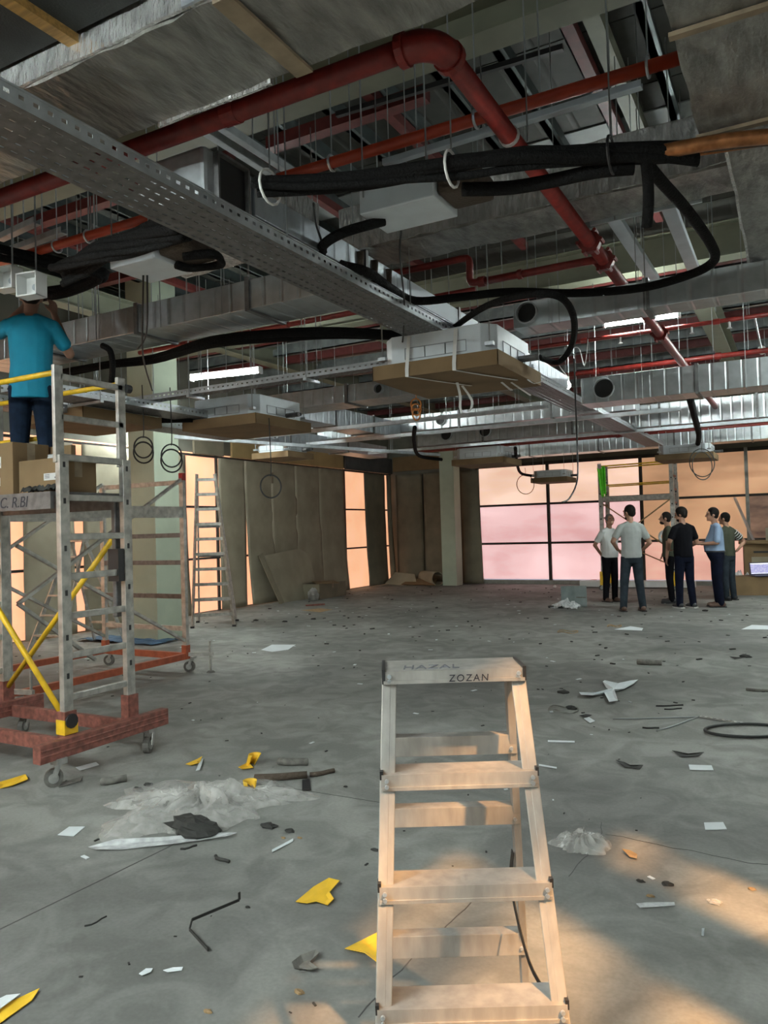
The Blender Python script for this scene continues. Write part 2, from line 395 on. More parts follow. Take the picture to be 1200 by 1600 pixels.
# ---- glazing: far wall and left wall
W1 = struct('window_1', (0, YF, 0))
xs = [-7.44, -5.55, -3.29, -1.01, 1.26, 1.72]
zs = [.12, 1.04, 2.03, 3.08]
pm = [['pane_pink', 'pane_pink', 'pane_pink'], ['pane_pink', 'pane_pink', 'pane_rose'], ['pane_rose', 'pane_tan', 'pane_tan'], ['pane_tan', 'pane_brown', 'pane_tan'], ['pane_tan'] * 3]
pm = [['pane_pink', 'pane_pink', 'pane_cream'], ['pane_pink', 'pane_pink', 'pane_cream'], ['pane_rose', 'pane_tan', 'pane_tan'], ['pane_tan', 'pane_brown', 'pane_tan'], ['pane_tan'] * 3]
for i in range(5):
    for j in range(3):
        MB().box(xs[i] + .03, xs[i + 1] - .03, YF - .012, YF + .0, zs[j], zs[j + 1]).build('pane', pm[i][j], W1)
for i, x in enumerate(xs):
    MB().box(x - .035, x + .035, YF - .09, YF + .02, .06, 3.1).build('mullion', 'mullion_light' if i == 3 else 'mullion', W1)
for z, hh in ((1.04, .055), (2.03, .055), (3.06, .08)):
    MB().box(xs[0], XR, YF - .06, YF + .01, z - hh / 2, z + hh / 2).build('transom', 'mullion', W1)
MB().box(xs[0], XR, YF - .12, YF + .05, 0, .10).build('sill', 'mullion_light', W1)
bg = wallbox('wall_far_lower', XL, xs[0], YF, YF + .25, 0, 3.08)
W2 = struct('window_2', (XL, 0, 0))
ys = [16.4 - 1.2 * k for k in range(-2, 18)]
for i in range(len(ys) - 1):
    y1, y0 = ys[i], ys[i + 1]
    for j in range(3):
        MB().box(XL - .0, XL + .012, y0 + .02, min(y1, YF) - .02, zs[j] - (.1 if j == 0 else -.01), zs[j + 1] - .01).build('pane', 'pane_peach', W2)
    MB().box(XL, XL + .05, y0 - .025, y0 + .025, 0, 3.05).build('mullion', 'mullion', W2)
for z in (1.04, 2.03, 3.02):
    MB().box(XL, XL + .045, -4, YF, z - .02, z + .02).build('transom', 'mullion', W2)
wl = wallbox('wall_left_lower', XL - .25, XL - .01, YB, YF, 0, 3.02)

# ---- cardboard hung over the glazing
def sheet(name, a0, a1, z0, z1, side, label, mt='cardboard', b0=0, b1=0, bow=.03, curl=.06, off=.09, seed=0, cat='cardboard sheet'):
    """a0..a1 run along the wall; b0/b1 pull the lower corners away from / along the wall"""
    def fn(u, v):
        a = a0 + (a1 - a0) * u + (b0 * (1 - u) + b1 * u) * (1 - v) ** 2
        d = off + bow * math.sin(math.pi * u) * (1 - v * .7) + curl * (1 - v) ** 3 * (.4 + u) + .012 * noise.noise(Vector((u * 3, v * 5, seed)))
        z = z0 + (z1 - z0) * v
        return (XL + d, a, z) if side == 'l' else (a, YF - d, z)
    o = MB().grid(fn, 10, 22).build(name, mt, smooth=True, solid=.007); return tag(o, label, cat, 'cardboard sheets hung over the glazing')
def yl(px): return fx(px, 800, XL + .1).y
L_ = [(346, 384, 0, -.10, 'brown cardboard sheet hung beside the wooden ladder window', .0), (386, 427, .16, 0, 'cardboard sheet with curled lower edge baring an orange slit', .03),
      (427, 463, 0, 0, 'cardboard sheet hung behind the leaning grey panel', .05), (464, 500, 0, 0, 'cardboard sheet hung above the low brown box', .02), (501, 536, .02, .10, 'cardboard sheet just left of the narrow lit window', .06)]
for k, (a, b, b0, b1, lb, off) in enumerate(L_):
    sheet('cardboard_sheet', yl(a) - .03, yl(b) + .05, .01, 3.0, 'l', lb, 'cardboard', b0, b1, seed=k, off=.07 + .006 * k, bow=.02, curl=.04)
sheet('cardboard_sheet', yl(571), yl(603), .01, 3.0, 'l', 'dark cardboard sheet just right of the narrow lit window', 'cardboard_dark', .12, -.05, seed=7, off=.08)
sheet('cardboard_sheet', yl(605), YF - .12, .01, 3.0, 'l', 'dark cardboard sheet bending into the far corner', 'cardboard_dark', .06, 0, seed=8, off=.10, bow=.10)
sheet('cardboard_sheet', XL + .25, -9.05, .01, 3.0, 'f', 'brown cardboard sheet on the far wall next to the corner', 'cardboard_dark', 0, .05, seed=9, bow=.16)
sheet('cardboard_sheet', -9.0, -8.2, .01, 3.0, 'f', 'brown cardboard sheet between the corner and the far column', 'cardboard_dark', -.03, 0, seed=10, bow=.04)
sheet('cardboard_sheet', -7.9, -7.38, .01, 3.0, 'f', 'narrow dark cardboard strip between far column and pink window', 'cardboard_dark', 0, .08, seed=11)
def yl2(px): return fx(px, 850, XL + .1).y
for a, b, k, lb in ((37, 117, 20, 'olive cardboard sheet hung behind the rolling tower'), (131, 205, 21, 'cardboard sheet on the left wall beside the near column'), ):
    sheet('cardboard_sheet', yl2(a), yl2(b), .01, 3.0, 'l', lb, 'cardboard', 0, 0, seed=k, curl=.02)
sheet('cardboard_sheet', yl(206), yl(292), .01, 3.0, 'l', 'cardboard sheet on the left wall hidden behind the near column', 'cardboard', seed=22)
# fascia boards above the glazing
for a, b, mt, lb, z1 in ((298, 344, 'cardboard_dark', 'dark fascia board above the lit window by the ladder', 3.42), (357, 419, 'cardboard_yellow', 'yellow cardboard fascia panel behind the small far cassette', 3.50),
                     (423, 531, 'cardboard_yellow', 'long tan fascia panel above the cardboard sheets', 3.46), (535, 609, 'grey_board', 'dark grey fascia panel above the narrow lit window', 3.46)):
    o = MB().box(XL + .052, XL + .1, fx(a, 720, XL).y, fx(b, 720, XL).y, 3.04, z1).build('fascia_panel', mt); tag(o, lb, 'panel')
o = MB().box(-9.95, -8.2, YF - .06, YF - .002, 3.1, 3.5).build('fascia_panel', 'box_card'); tag(o, 'brown fascia panel in the far corner beside the column', 'panel')
# ================================================================== CEILING SERVICES
def wrinkle_box(x0, x1, y0, y1, z0, z1, amp, seed, step=.06):
    """closed box of wrinkled faces (foil-wrapped insulation)"""
    m = MB()
    def dsp(p):
        q = Vector(p) * 6 + Vector((seed, 0, 0)); q2 = Vector(p) * 22
        n = Vector((noise.noise(q), noise.noise(q + Vector((9, 2, 0))), noise.noise(q + Vector((3, 7, 5)))))
        return Vector(p) + n * amp + Vector((0, 0, noise.noise(q2) * amp * .5))
    def face(o, a, b):
        o, a, b = Vector(o), Vector(a), Vector(b)
        m.grid(lambda u, v: dsp(o + a * u + b * v), max(2, int(a.length / step)), max(2, int(b.length / step)))
    X, Y, Z = (x1 - x0, 0, 0), (0, y1 - y0, 0), (0, 0, z1 - z0)
    face((x0, y0, z0), Y, X); face((x0, y0, z1), X, Y); face((x0, y0, z0), X, Z); face((x0, y1, z0), Z, X); face((x0, y0, z0), Z, Y); face((x1, y0, z0), Y, Z)
    return m
def rodset(par, pts, z1=5.0, r=.0038):
    for x, y, z in pts: MB().cyl((x, y, z), (x, y, z1), r, n=6).build('hanger_rod', 'rod', par)

# ---- foil-wrapped ducts
t = thing('insulated_duct', (-2, 1.95, 3.12), 'wide foil-wrapped air duct crossing the top left corner', 'duct')
wrinkle_box(-5.5, .2, 1.78, 2.19, 3.12, 3.42, .012, 1).build('foil_wrap', 'foil', t, smooth=True)
wrinkle_box(-5.5, .2, 1.765, 1.778, 3.13, 3.21, .006, 2, .03).build('foil_edge', 'foil_face', t, smooth=True)
MB().box(-1.50, -1.43, 1.76, 2.2, 3.098, 3.11).build('tape_strip', 'tape', t)
MB().box(-1.62, -1.52, 1.755, 1.765, 3.13, 3.21).build('steel_plate', 'galv_bright', t)
wrinkle_box(-2.15, -1.60, 2.188, 2.2, 3.105, 3.135, .008, 3, .02).build('foil_edge', 'foil_face', t, smooth=True)  # strip added to paint the edge sparkle in brighter foil
rodset(t, [(-3.2, 2.23, 3.1), (-.6, 2.23, 3.1)])
t = thing('black_lined_duct', (-2.6, 1.2, 3.215), 'dark flat-bottomed duct above the foil duct in the top left corner', 'duct')
MB().box(-6, -.4, .2, 1.755, 3.215, 3.5).build('duct_body', 'black_board', t)
a, b = fz(18, 4, 3.2), fz(134, 76, 3.2)
MB().bar((a.x, a.y - 1.0, 3.2), (b.x, b.y, 3.2), .05, .03).build('batten', 'wood', t)
t = thing('insulated_duct', (.2, 3.6, 3.1), 'broad foil-wrapped duct running away along the right edge', 'duct')
wrinkle_box(-.31, .75, 1.6, 3.42, 3.1, 3.5, .012, 4).build('foil_wrap', 'foil', t, smooth=True)
wrinkle_box(-.215, .75, 3.42, 5.42, 3.1, 3.5, .012, 5).build('foil_wrap', 'foil', t, smooth=True)
for y0 in (2.62, 3.38): MB().box(-.32, .76, y0, y0 + .03, 3.08, 3.095).build('tape_strip', 'tape', t)
wrinkle_box(-.225, -.212, 3.5, 5.40, 3.09, 3.13, .008, 6, .03).build('foil_edge', 'foil_face', t, smooth=True)  # brighter foil strip paints the sparkle along this edge
t = thing('insulated_duct', (-1.1, 3.95, 3.3), 'foil-wrapped duct behind the red pipe in the middle', 'duct')
wrinkle_box(-2.6, -.2, 4.27, 4.63, 3.32, 3.62, .014, 8, .04).build('foil_wrap', 'foil', t, smooth=True)
wrinkle_box(-2.6, -.2, 4.255, 4.268, 3.33, 3.61, .01, 9, .03).build('foil_edge', 'foil_face', t, smooth=True)
MB().box(-1.05, -.42, 4.635, 4.65, 3.30, 3.34).build('joint_flange', 'galv_bright', t)
rodset(t, [(-1.75, 4.62, 3.3), (-.9, 4.62, 3.3), (-2.4, 4.62, 3.3), (-2.4, 4.1, 3.3)])
t = thing('insulated_duct', (-4, 4.3, 3.3), 'short foil-wrapped branch duct left of the cable tray', 'duct')
wrinkle_box(-3.75, -2.62, 3.75, 4.05, 3.32, 3.58, .014, 12, .04).build('foil_wrap', 'foil_face', t, smooth=True)

# ---- galvanised ducts
def duct(label, axis, a0, a1, c0, c1, z0, z1, flanges=(), holes=(), rods=(), name='galvanised_duct', mt=None):
    loc = ((a0 + a1) / 2, (c0 + c1) / 2, z0) if axis == 'x' else ((c0 + c1) / 2, (a0 + a1) / 2, z0)
    t = thing(name, loc, label, 'duct'); g = .016
    mt = mt or ('galv_x' if axis == 'x' else 'galv_y')
    (MB().box(a0, a1, c0, c1, z0, z1) if axis == 'x' else MB().box(c0, c1, a0, a1, z0, z1)).build('duct_body', mt, t, bevel=.004)
    for f in flanges:
        m = MB()
        if axis == 'x': m.box(f - .018, f + .018, c0 - g, c1 + g, z0 - g, z1 + g)
        else: m.box(c0 - g, c1 + g, f - .018, f + .018, z0 - g, z1 + g)
        m.build('joint_flange', 'galv_dull', t)
    for a, r in holes:                               # round spigots on the side that faces the viewer
        zc = (z0 + z1) / 2
        if axis == 'x': p, q = V(a, c0 + .0, zc), V(a, c0 - .05, zc)
        else: p, q = V(c1, a, zc), V(c1 + .05, a, zc)
        d = (q - p).normalized(); n = 20; s1 = d.orthogonal().normalized(); s2 = d.cross(s1)
        m = MB().tube([p + d * .05 + (s1 * math.cos(k * math.tau / n) + s2 * math.sin(k * math.tau / n)) * r for k in range(n)], .006, 6, closed=True)
        m.tube([p, q], r, n); m.f = m.f[:-2]; m.build('spigot', 'galv', t, smooth=True)
        MB().cyl(p, p + d * .004, r * .97, n=n).build('spigot_mouth', 'black_plastic', t)
    for x, y in rods: rodset(t, [(x, y, z0 - .02)])
    return t
duct('long galvanised duct crossing behind the rolling tower on the left', 'x', -6.6, -2.62, 4.3, 4.72, 3.1, 3.31, (-5.6, -4.5, -3.4), rods=((-4.9, 4.25), (-4.2, 4.25), (-3.6, 4.25), (-5.5, 4.78), (-3.1, 4.78)))
duct('galvanised duct with oval open mouth in the middle right', 'x', -1.74, .3, 5.2, 5.44, 2.9, 3.08, (-.83,), ((-1.63, .075),), rods=((-1.4, 5.16), (-.83, 5.17), (-.44, 5.48)))
duct('galvanised duct with small round outlet behind the hanging cassettes', 'x', -5.75, -2.3, 7.6, 8.05, 3.0, 3.2, (-4.6, -3.4), ((-4.15, .055), (-5.6, .055)), rods=((-5.2, 7.55), (-4.9, 7.55), (-4.0, 7.55), (-3.0, 7.55)))
duct('bright galvanised duct with large round hole at the right', 'x', -2.12, 1.5, 8.63, 9.05, 2.85, 3.14, (-.9, .3), ((-1.86, .11),), rods=((-1.45, 8.6), (-.43, 8.6), (-.77, 9.1)), mt='galv_x')
duct('long ribbed galvanised duct below the bright duct at the right', 'x', -6.2, 1.5, 12.75, 13.2, 3.02, 3.38, (-4.9, -3.3, -1.9, -.5), ((-5.6, .11), (-4.85, .11)), rods=((-5.4, 12.7), (-4.2, 12.7), (-2.6, 12.7), (-.2, 12.7)))
duct('ribbed galvanised duct running just above the far windows', 'x', -7.2, 2, 17.3, 17.8, 3.12, 3.45, (-5.5, -3.9, -2.3, -.8), rods=((-6, 17.25), (-4.4, 17.25), (-2.9, 17.25), (-1.4, 17.25)))
duct('galvanised duct between the two long ducts, far middle', 'x', -7.4, -2.0, 11.2, 11.6, 3.1, 3.36, (-6.2, -4.7, -3.2), ((-5.0, .08),), rods=((-6.6, 11.15), (-5.4, 11.15), (-4.1, 11.15), (-2.6, 11.15)))
duct('bright duct running away behind the left cassette', 'y', 8.3, 11.2, -6.15, -5.75, 3.0, 3.26, (9.2, 10.3))
duct('duct with two round holes near the left wall', 'y', 8.9, 13.4, -7.6, -7.2, 2.93, 3.15, (10.1, 11.9), ((9.3, .075), (9.65, .075)), rods=((-7.65, 9.8), (-7.65, 11.5)))
# duct beside the cable tray with a taller grille neck
t = thing('galvanised_duct', (-2.4, 4.6, 3.0), 'galvanised duct lying along the right side of the cable tray', 'duct')
MB().box(-2.62, -2.205, 2.86, 8.4, 3.0, 3.14).build('duct_body', 'galv_y', t, bevel=.004)
MB().box(-2.62, -2.215, 2.52, 2.86, 2.985, 3.20).build('neck_box', 'galv', t, bevel=.02)
fr = MB()
for a, b in (((2.585, 3.0), (2.585, 3.185)), ((2.585, 3.185), (2.795, 3.185)), ((2.795, 3.185), (2.795, 2.965)), ((2.795, 2.965), (2.585, 2.965)), ((2.585, 2.965), (2.585, 3.0))):
    fr.bar((-2.2, a[0], a[1]), (-2.2, b[0], b[1]), .012, .03, (1, 0, 0))
fr.build('mouth_frame', 'galv_dull', t)
MB().box(-2.216, -2.209, 2.59, 2.79, 2.97, 3.18).build('mouth_opening', 'black_plastic', t)
for y0 in (3.9, 5.3, 6.7): MB().box(-2.63, -2.19, y0 - .015, y0 + .015, 2.99, 3.155).build('joint_flange', 'galv_dull', t)
rodset(t, [(-2.16, 3.05, 2.95), (-2.16, 4.4, 2.95), (-2.16, 5.6, 2.95), (-2.66, 6.2, 2.95)])
MB().box(-2.205, -2.199, 4.5, 6.9, 3.01, 3.135).build('painted_reflection', 'reflection_white', t)  # thin strip painting a bright reflection on the galvanised duct side

# ---- perforated cable trays (real slots: cells are left out of the sheet)
def tray(label, axis, c0, c1, a0, a1, z, h, rods=(), name='cable_tray'):
    t = thing(name, ((c0 + c1) / 2, (a0 + a1) / 2, z) if axis == 'y' else ((a0 + a1) / 2, (c0 + c1) / 2, z), label, 'cable tray')
    P3 = (lambda c, a, zz: (c, a, zz)) if axis == 'y' else (lambda c, a, zz: (a, c, zz))
    def perf(fn, U, n, pit, slot, rows):
        m = MB(); q = len(U); vs = []; 
        for j in range(n):
            for s_ in (0, slot): vs += [fn(u, (j * pit + s_)) for u in U]
        vs += [fn(u, n * pit) for u in U]; fs = []
        for j in range(2 * n):
            for i in range(q - 1):
                if i in rows and (j + (rows.index(i))) % 2 == 0 and j % 2 == (rows.index(i) % 2): continue
                fs.append((j * q + i, j * q + i + 1, (j + 1) * q + i + 1, (j + 1) * q + i))
        return m.add(vs, fs)
    L = a1 - a0; pit = .055; n = int(L / pit); W_ = c1 - c0
    U = [0]; k = 5
    for i in range(k): U += [(i + .5) / k - .018 / W_ * .5 * .6, (i + .5) / k + .018 / W_ * .5 * .6]
    U.append(1)
    perf(lambda u, a: P3(c0 + W_ * u, a0 + a, z), U, n, pit, .03, [1, 3, 5, 7, 9]).build('tray_bed', 'galv_dull', t, solid=.002)
    for c in (c0, c1):
        perf(lambda u, a: P3(c, a0 + a, z + h * u), [0, .45, .7, 1], n, pit, .022, [1]).build('side_rail', 'galv', t, solid=.002)
        (MB().box(c - .006, c + .006, a0, a1, z + h - .002, z + h + .004) if axis == 'y' else MB().box(a0, a1, c - .006, c + .006, z + h - .002, z + h + .004)).build('rail_lip', 'galv', t)
    for r in rods:
        m = MB(); c = r
        for cc in (c0 - .02, c1 + .02):
            MB().cyl(P3(cc, r, z - .02), P3(cc, r, 5.0), .005, n=6).build('hanger_rod', 'rod', t)
        MB().bar(P3(c0 - .04, r, z - .02), P3(c1 + .04, r, z - .02), .035, .02).build('cross_support', 'galv', t)
    return t
tray('long perforated cable tray running from the top left into the hall', 'y', -2.49, -2.185, -.6, 15.0, 2.91, .06, (7.2, 9.6, 12.2))
tray('perforated cable tray leading away beside the near column', 'y', -5.75, -5.4, 4.0, 7.2, 2.72, .07, (4.7, 6.4))
tray('second perforated tray under the one beside the column', 'y', -6.25, -5.9, 4.0, 7.4, 2.66, .07, (5.4,))
tray('narrow perforated tray crossing in front of the left cassette', 'x', 5.32, 5.45, -7.0, -2.75, 2.80, .05, (-6.3, -4.9, -3.6))
def strut(label, p0, p1, wd=.045, ht=.045, mt='galv', rods=True):
    p0, p1 = Vector(p0), Vector(p1); d = (p1 - p0).normalized(); sd_ = d.cross(V(0, 0, 1)).normalized()
    c = (p0 + p1) / 2; t = thing('strut_channel', c, label, 'strut channel')
    m = MB().bar(p0 - V(0, 0, ht / 2), p1 - V(0, 0, ht / 2), wd, .004)
    for s_ in (-1, 1): m.bar(p0 + sd_ * s_ * wd / 2, p1 + sd_ * s_ * wd / 2, .004, ht)
    m.build('channel', mt, t)
    if rods:
        L = (p1 - p0).length
        for k in range(max(2, int(L / 1.6))):
            q = p0 + (p1 - p0) * ((k + .3) / max(2, int(L / 1.6))); MB().cyl(q, (q.x, q.y, 5.0), .0045, n=6).build('hanger_rod', 'rod', t)
strut('steel channel crossing above the middle cassettes', (-6.8, 8.6, 2.86), (-2.5, 8.6, 2.86))
strut('steel channel reaching from the middle to the far tray', (-6.6, 9.7, 2.84), (-1.2, 9.7, 2.84))
strut('steel channel slanting over the far left ducts', (-7.2, 7.5, 2.8), (-5.6, 12.4, 2.8))
strut('long steel channel in front of the far ribbed ducts', (-7.0, 12.3, 2.92), (-.2, 12.3, 2.92))
strut('slim bright channel beside the thin orange pipe', fz(600, 255, 3.5), fz(1003, 132, 3.5), .04, .03, 'galv_bright')
strut('short channel behind the worker by the left edge', fz(0, 372, 3.6), fz(58, 345, 3.6), .05, .04)
strut('short channel under the far end of the orange pipe', fz(8, 395, 3.6), fz(100, 360, 3.6), .05, .04)
strut('bright channel hanging under the middle foil duct, left one', fz(958, 338, 3.7), fz(1022, 437, 3.7), .09, .05, 'galv_bright')
strut('bright channel hanging under the middle foil duct, right one', fz(1043, 318, 3.7), fz(1083, 418, 3.7), .09, .05, 'galv_bright')
strut('pair rail channel running back beside the open duct mouth', fz(318, 178, 4.0), fz(480, 285, 4.0), .05, .05, 'galv')
strut('rail channel below the beam above the duct mouth', fz(300, 190, 4.0), fz(440, 280, 4.0), .05, .05, 'galv')

# ---- sprinkler pipes
def ring(m, p, d, r, w_, n=16):
    m.cyl(p - d * w_ / 2, p + d * w_ / 2, r, n=n)
ZP = 3.22; XP = -1.065; YP = 2.43
t = thing('sprinkler_main', (XP, YP, ZP), 'thick red sprinkler main turning an elbow and running away', 'pipe')
MB().tube([(-10, YP, ZP), (XP - .11, YP, ZP)], .041, 14).build('pipe_run', 'red_pipe', t, smooth=True)
MB().tube([(XP, YP + .11, ZP), (XP, 12.6, ZP)], .041, 14).build('pipe_run', 'red_pipe', t, smooth=True)
MB().tube([V(XP - .12, YP, ZP)] + [V(XP - .1 + .1 * math.sin(a), YP + .1 - .1 * math.cos(a), ZP) for a in [k * math.pi / 16 for k in range(9)]] + [V(XP, YP + .12, ZP)], .053, 14).build('elbow', 'red_pipe', t, smooth=True)
for p, d in ((V(XP - .125, YP, ZP), V(1, 0, 0)), (V(XP, YP + .125, ZP), V(0, 1, 0))):
    m = MB(); ring(m, p, d, .06, .03); m.build('elbow_collar', 'red_pipe', t, smooth=False)
yb = fz(797, 212, ZP).y
m = MB(); ring(m, V(XP, yb, ZP), V(0, 1, 0), .047, .02); m.build('white_band', 'white_plastic', t)
for py_ in ((925, 378), (955, 405), (1040, 520), (1085, 575)):
    y0 = fz(*py_, ZP).y; m = MB(); ring(m, V(XP, y0, ZP), V(0, 1, 0), .066, .05, 12)
    for a in range(6):
        q = V(XP + .07 * math.cos(a * 1.05), y0, ZP + .07 * math.sin(a * 1.05)); m.cyl(q - V(0, .04, 0), q + V(0, .04, 0), .012, n=6)
    m.build('coupling', 'red_pipe', t)
y0 = 5.02
br = [(XP, y0, ZP), (-1.92, y0, ZP)]
MB().tube(br, .026, 12).build('branch_pipe', 'red_pipe', t, smooth=True)
MB().tube(spline([(-1.9, y0, ZP), (-1.98, y0, ZP + .01), (-1.99, y0, ZP + .06), (-1.99, y0, ZP + .16), (-2.03, y0, ZP + .19), (-2.2, y0, ZP + .19), (-3.0, y0, ZP + .19)], 3), .026, 10).build('branch_pipe', 'red_pipe', t, smooth=True)
m = MB(); ring(m, V(-1.9, y0, ZP), V(1, 0, 0), .036, .05); ring(m, V(-1.62, y0, ZP), V(1, 0, 0), .034, .03); m.build('branch_collar', 'red_pipe', t)
for x in (-6.8, -4.2, -1.95): rodset(t, [(x, YP, ZP)])
for yy in (3.3, 5.9, 8.2): rodset(t, [(XP + .055, yy, ZP)])
m = MB(); ring(m, V(fz(368, 182, ZP).x, YP, ZP), V(1, 0, 0), .046, .07); m.build('coupling', 'red_pipe', t)
t = thing('sprinkler_line', (-3, 3.4, 3.45), 'thin orange-red sprinkler line crossing behind the main', 'pipe')
ZT = 3.45; YT = fz(700, 200, ZT).y
MB().tube([(-8, YT - .02, ZT), (-.36, YT, ZT)], .03, 12).build('pipe_run', 'orange_pipe', t, smooth=True)
for px_ in (428, 545, 730, 1034, 152, 62):
    x = fz(px_, 275 if px_ < 600 else 170, ZT).x
    if px_ < 200: x = fz(px_, 375, ZT).x
    m = MB().tube([V(x, YT + .04 * math.cos(k * math.tau / 14), ZT + .04 * math.sin(k * math.tau / 14)) for k in range(14)], .007, 6, closed=True)
    m.build('pipe_clamp', 'galv_bright', t); rodset(t, [(x, YT, ZT + .035)])
MB().cyl((-.355, YT, ZT), (-.34, YT, ZT), .034, n=14).build('end_cap', 'white_plastic', t)
for k, (y0, z0, x0, x1, r, lb) in enumerate(((10.75, 3.62, -3.2, 1.5, .035, 'red sprinkler line crossing in front of the bright right-hand duct'), (9.4, 3.75, -3.0, 1.5, .025, 'thin red sprinkler line carrying the round white bell'),
        (12.9, 3.2, -2.9, 1.5, .035, 'red sprinkler line below the bright duct at far right'), (13.0, 2.98, -6.8, 1.5, .03, 'low red sprinkler line under the long ribbed duct'), (16.2, 3.3, -8, 1.5, .03, 'farthest red sprinkler line before the windows'), (7.2, 3.9, -7.5, -2.8, .03, 'dull red line above the left cassette'))):
    t = thing('sprinkler_line', ((x0 + x1) / 2, y0, z0), lb, 'pipe')
    if k == 1: LINE2 = t
    MB().tube([(x0, y0, z0), (x1, y0, z0)], r, 10).build('pipe_run', 'red_pipe', t, smooth=True)
    for q in range(3):
        m = MB(); ring(m, V(x0 + (x1 - x0) * (q + .5) / 3, y0, z0), V(1, 0, 0), r * 1.35, .07, 10); m.build('coupling', 'red_pipe', t)
    for q in range(4): rodset(t, [(x0 + (x1 - x0) * (q + .3) / 4, y0, z0)], 4.6)
p = fz(1190, 547, 3.72); t = thing('alarm_bell', p, 'round white bell disc on the thin red line at the right edge', 'bell')
MB().cyl(p, p + V(.02, -.03, 0).normalized() * .03, .06, .05, n=20).build('disc', 'ceramic', t, smooth=False)
MB().cyl(p, (p.x, 9.4, 3.75), .012, n=8).build('bracket', 'rod', t)
for px_, py_ in ((1101, 541), (1155, 540), (1008, 560)):
    p = fz(px_, py_, 3.78); p.y = 9.4; p.z = 3.73
    hd0 = MB().cyl(p + V(0, 0, -.06), p, .012, n=8).build('sprinkler_head', 'white_plastic', LINE2); MB().cyl(p + V(0, 0, -.075), p + V(0, 0, -.06), .03, .012, n=10).build('deflector', 'white_plastic', hd0)

# ---- cassette air conditioners wrapped below with cardboard
def cassette(loc, label, rz=0, size=.88, card=.98, h=.27, ct=.045, strap=False, name='ceiling_cassette', oct_=.0):
    t = thing(name, loc, label, 'air conditioner', rz); s_ = size / 2; c = .09
    poly = [(-s_ + c, -s_), (s_ - c, -s_), (s_, -s_ + c), (s_, s_ - c), (s_ - c, s_), (-s_ + c, s_), (-s_, s_ - c), (-s_, -s_ + c)]
    MB().prism(poly, (0, 0, ct), (1, 0, 0), (0, 1, 0), h).build('casing', 'cassette', t, local=True, bevel=.006)
    q = card / 2
    m = MB().box(-q, q, -q, q, 0, .008)
    for a in ((-q, q, -q, -q + .006), (-q, q, q - .006, q), (-q, -q + .006, -q, q), (q - .006, q, -q, q)): m.box(a[0], a[1], a[2], a[3], .008, ct + .06)
    m.build('cardboard_tray', 'box_card', t, local=True)
    for ax in (0, 1):
        m = MB()
        for k in range(3):
            u0, u1 = -.24 + k * .16, -.24 + (k + 1) * .16; z0, z1 = ct + .09, ct + .17
            for a, b in (((u0, z0), (u1, z0)), ((u0, z1), (u1, z1)), ((u0, z0), (u0, z1)), ((u1, z0), (u1, z1))):
                P_ = (lambda uu, zz: (uu, -s_ - .002, zz)) if ax == 0 else (lambda uu, zz: (s_ + .002, uu, zz))
                m.bar(P_(*a), P_(*b), .005, .005)
        m.build('knockout_lines', 'cassette_line', t, local=True)
    for sx in (-1, 1):
        for sy in (-1, 1):
            x, y = sx * (s_ - .02), sy * (s_ + .015) 
            MB().cyl((x, y, ct + .1), (x, y, 4.9 - loc[2]), .005, n=6).build('hanger_rod', 'rod', t, local=True)
            MB().box(x - .03, x + .03, y - .02, y + .02, ct + .1, ct + .125).build('hanger_lug', 'galv', t, local=True)
    MB().cyl((s_, .1, ct + .1), (s_ + .16, .1, ct + .1), .026, n=10).build('pipe_stub', 'galv_dull', t, local=True)
    MB().cyl((s_, .22, ct + .12), (s_ + .1, .22, ct + .12), .018, n=10).build('pipe_stub', 'black_rubber', t, local=True)
    return t
ZC = 2.6
c1 = cassette((-2.25, 5.40, ZC), 'near ceiling cassette with cardboard base and hanging white straps')
# straps round the near cassette
for k, x in enumerate((-.20, .17)):
    m = MB(); pts = [(x, -.45, .30), (x, -.5, .05), (x, -.5, -.004), (x + .12, -.2, -.006), (x + .25, .1, -.008)]
    for a, b in zip(pts, pts[1:]): m.bar(a, b, .028, .003, (0, -.3, 1) if k < 9 else None)
    m.build('strap', 'white_strap', c1, local=True)
m = MB()
for pts in ([(.02, -.1, -.01), (-.02, .05, -.09), (-.05, .12, -.18), (.0, .16, -.20), (.04, .14, -.12), (.02, .0, -.02)], [(.3, .1, -.01), (.34, .2, -.06), (.3, .3, -.03)], [(.36, .15, -.01), (.46, .3, -.10)], [(.5, .12, -.01), (.56, .1, -.05), (.62, .2, -.01)]):
    sp = spline(pts, 4)
    for a, b in zip(sp, sp[1:]): m.bar(a, b, .02, .003)
m.build('strap_tail', 'white_strap', c1, local=True)
cassette((-5.22, 6.55, ZC), 'left ceiling cassette on cardboard base in front of the column')
cassette((-6.95, 9.55, 2.62), 'small dark far cassette in front of the yellow fascia', ct=.03, h=.17, size=.6, card=.68)
cassette((-4.95, 13.05, ZC), 'ceiling cassette hanging in front of the far column', h=.26)
cassette((-4.75, 16.6, 2.42), 'ceiling cassette hanging in front of the pink windows', h=.22, size=.72, card=.8)
cassette((-1.78, 15.0, ZC), 'ceiling cassette hanging over the group of men', h=.22)
p = fz(140, 668, ZC); cassette((p.x, p.y, ZC), 'ceiling cassette half hidden behind the tower guard frame', h=.2)

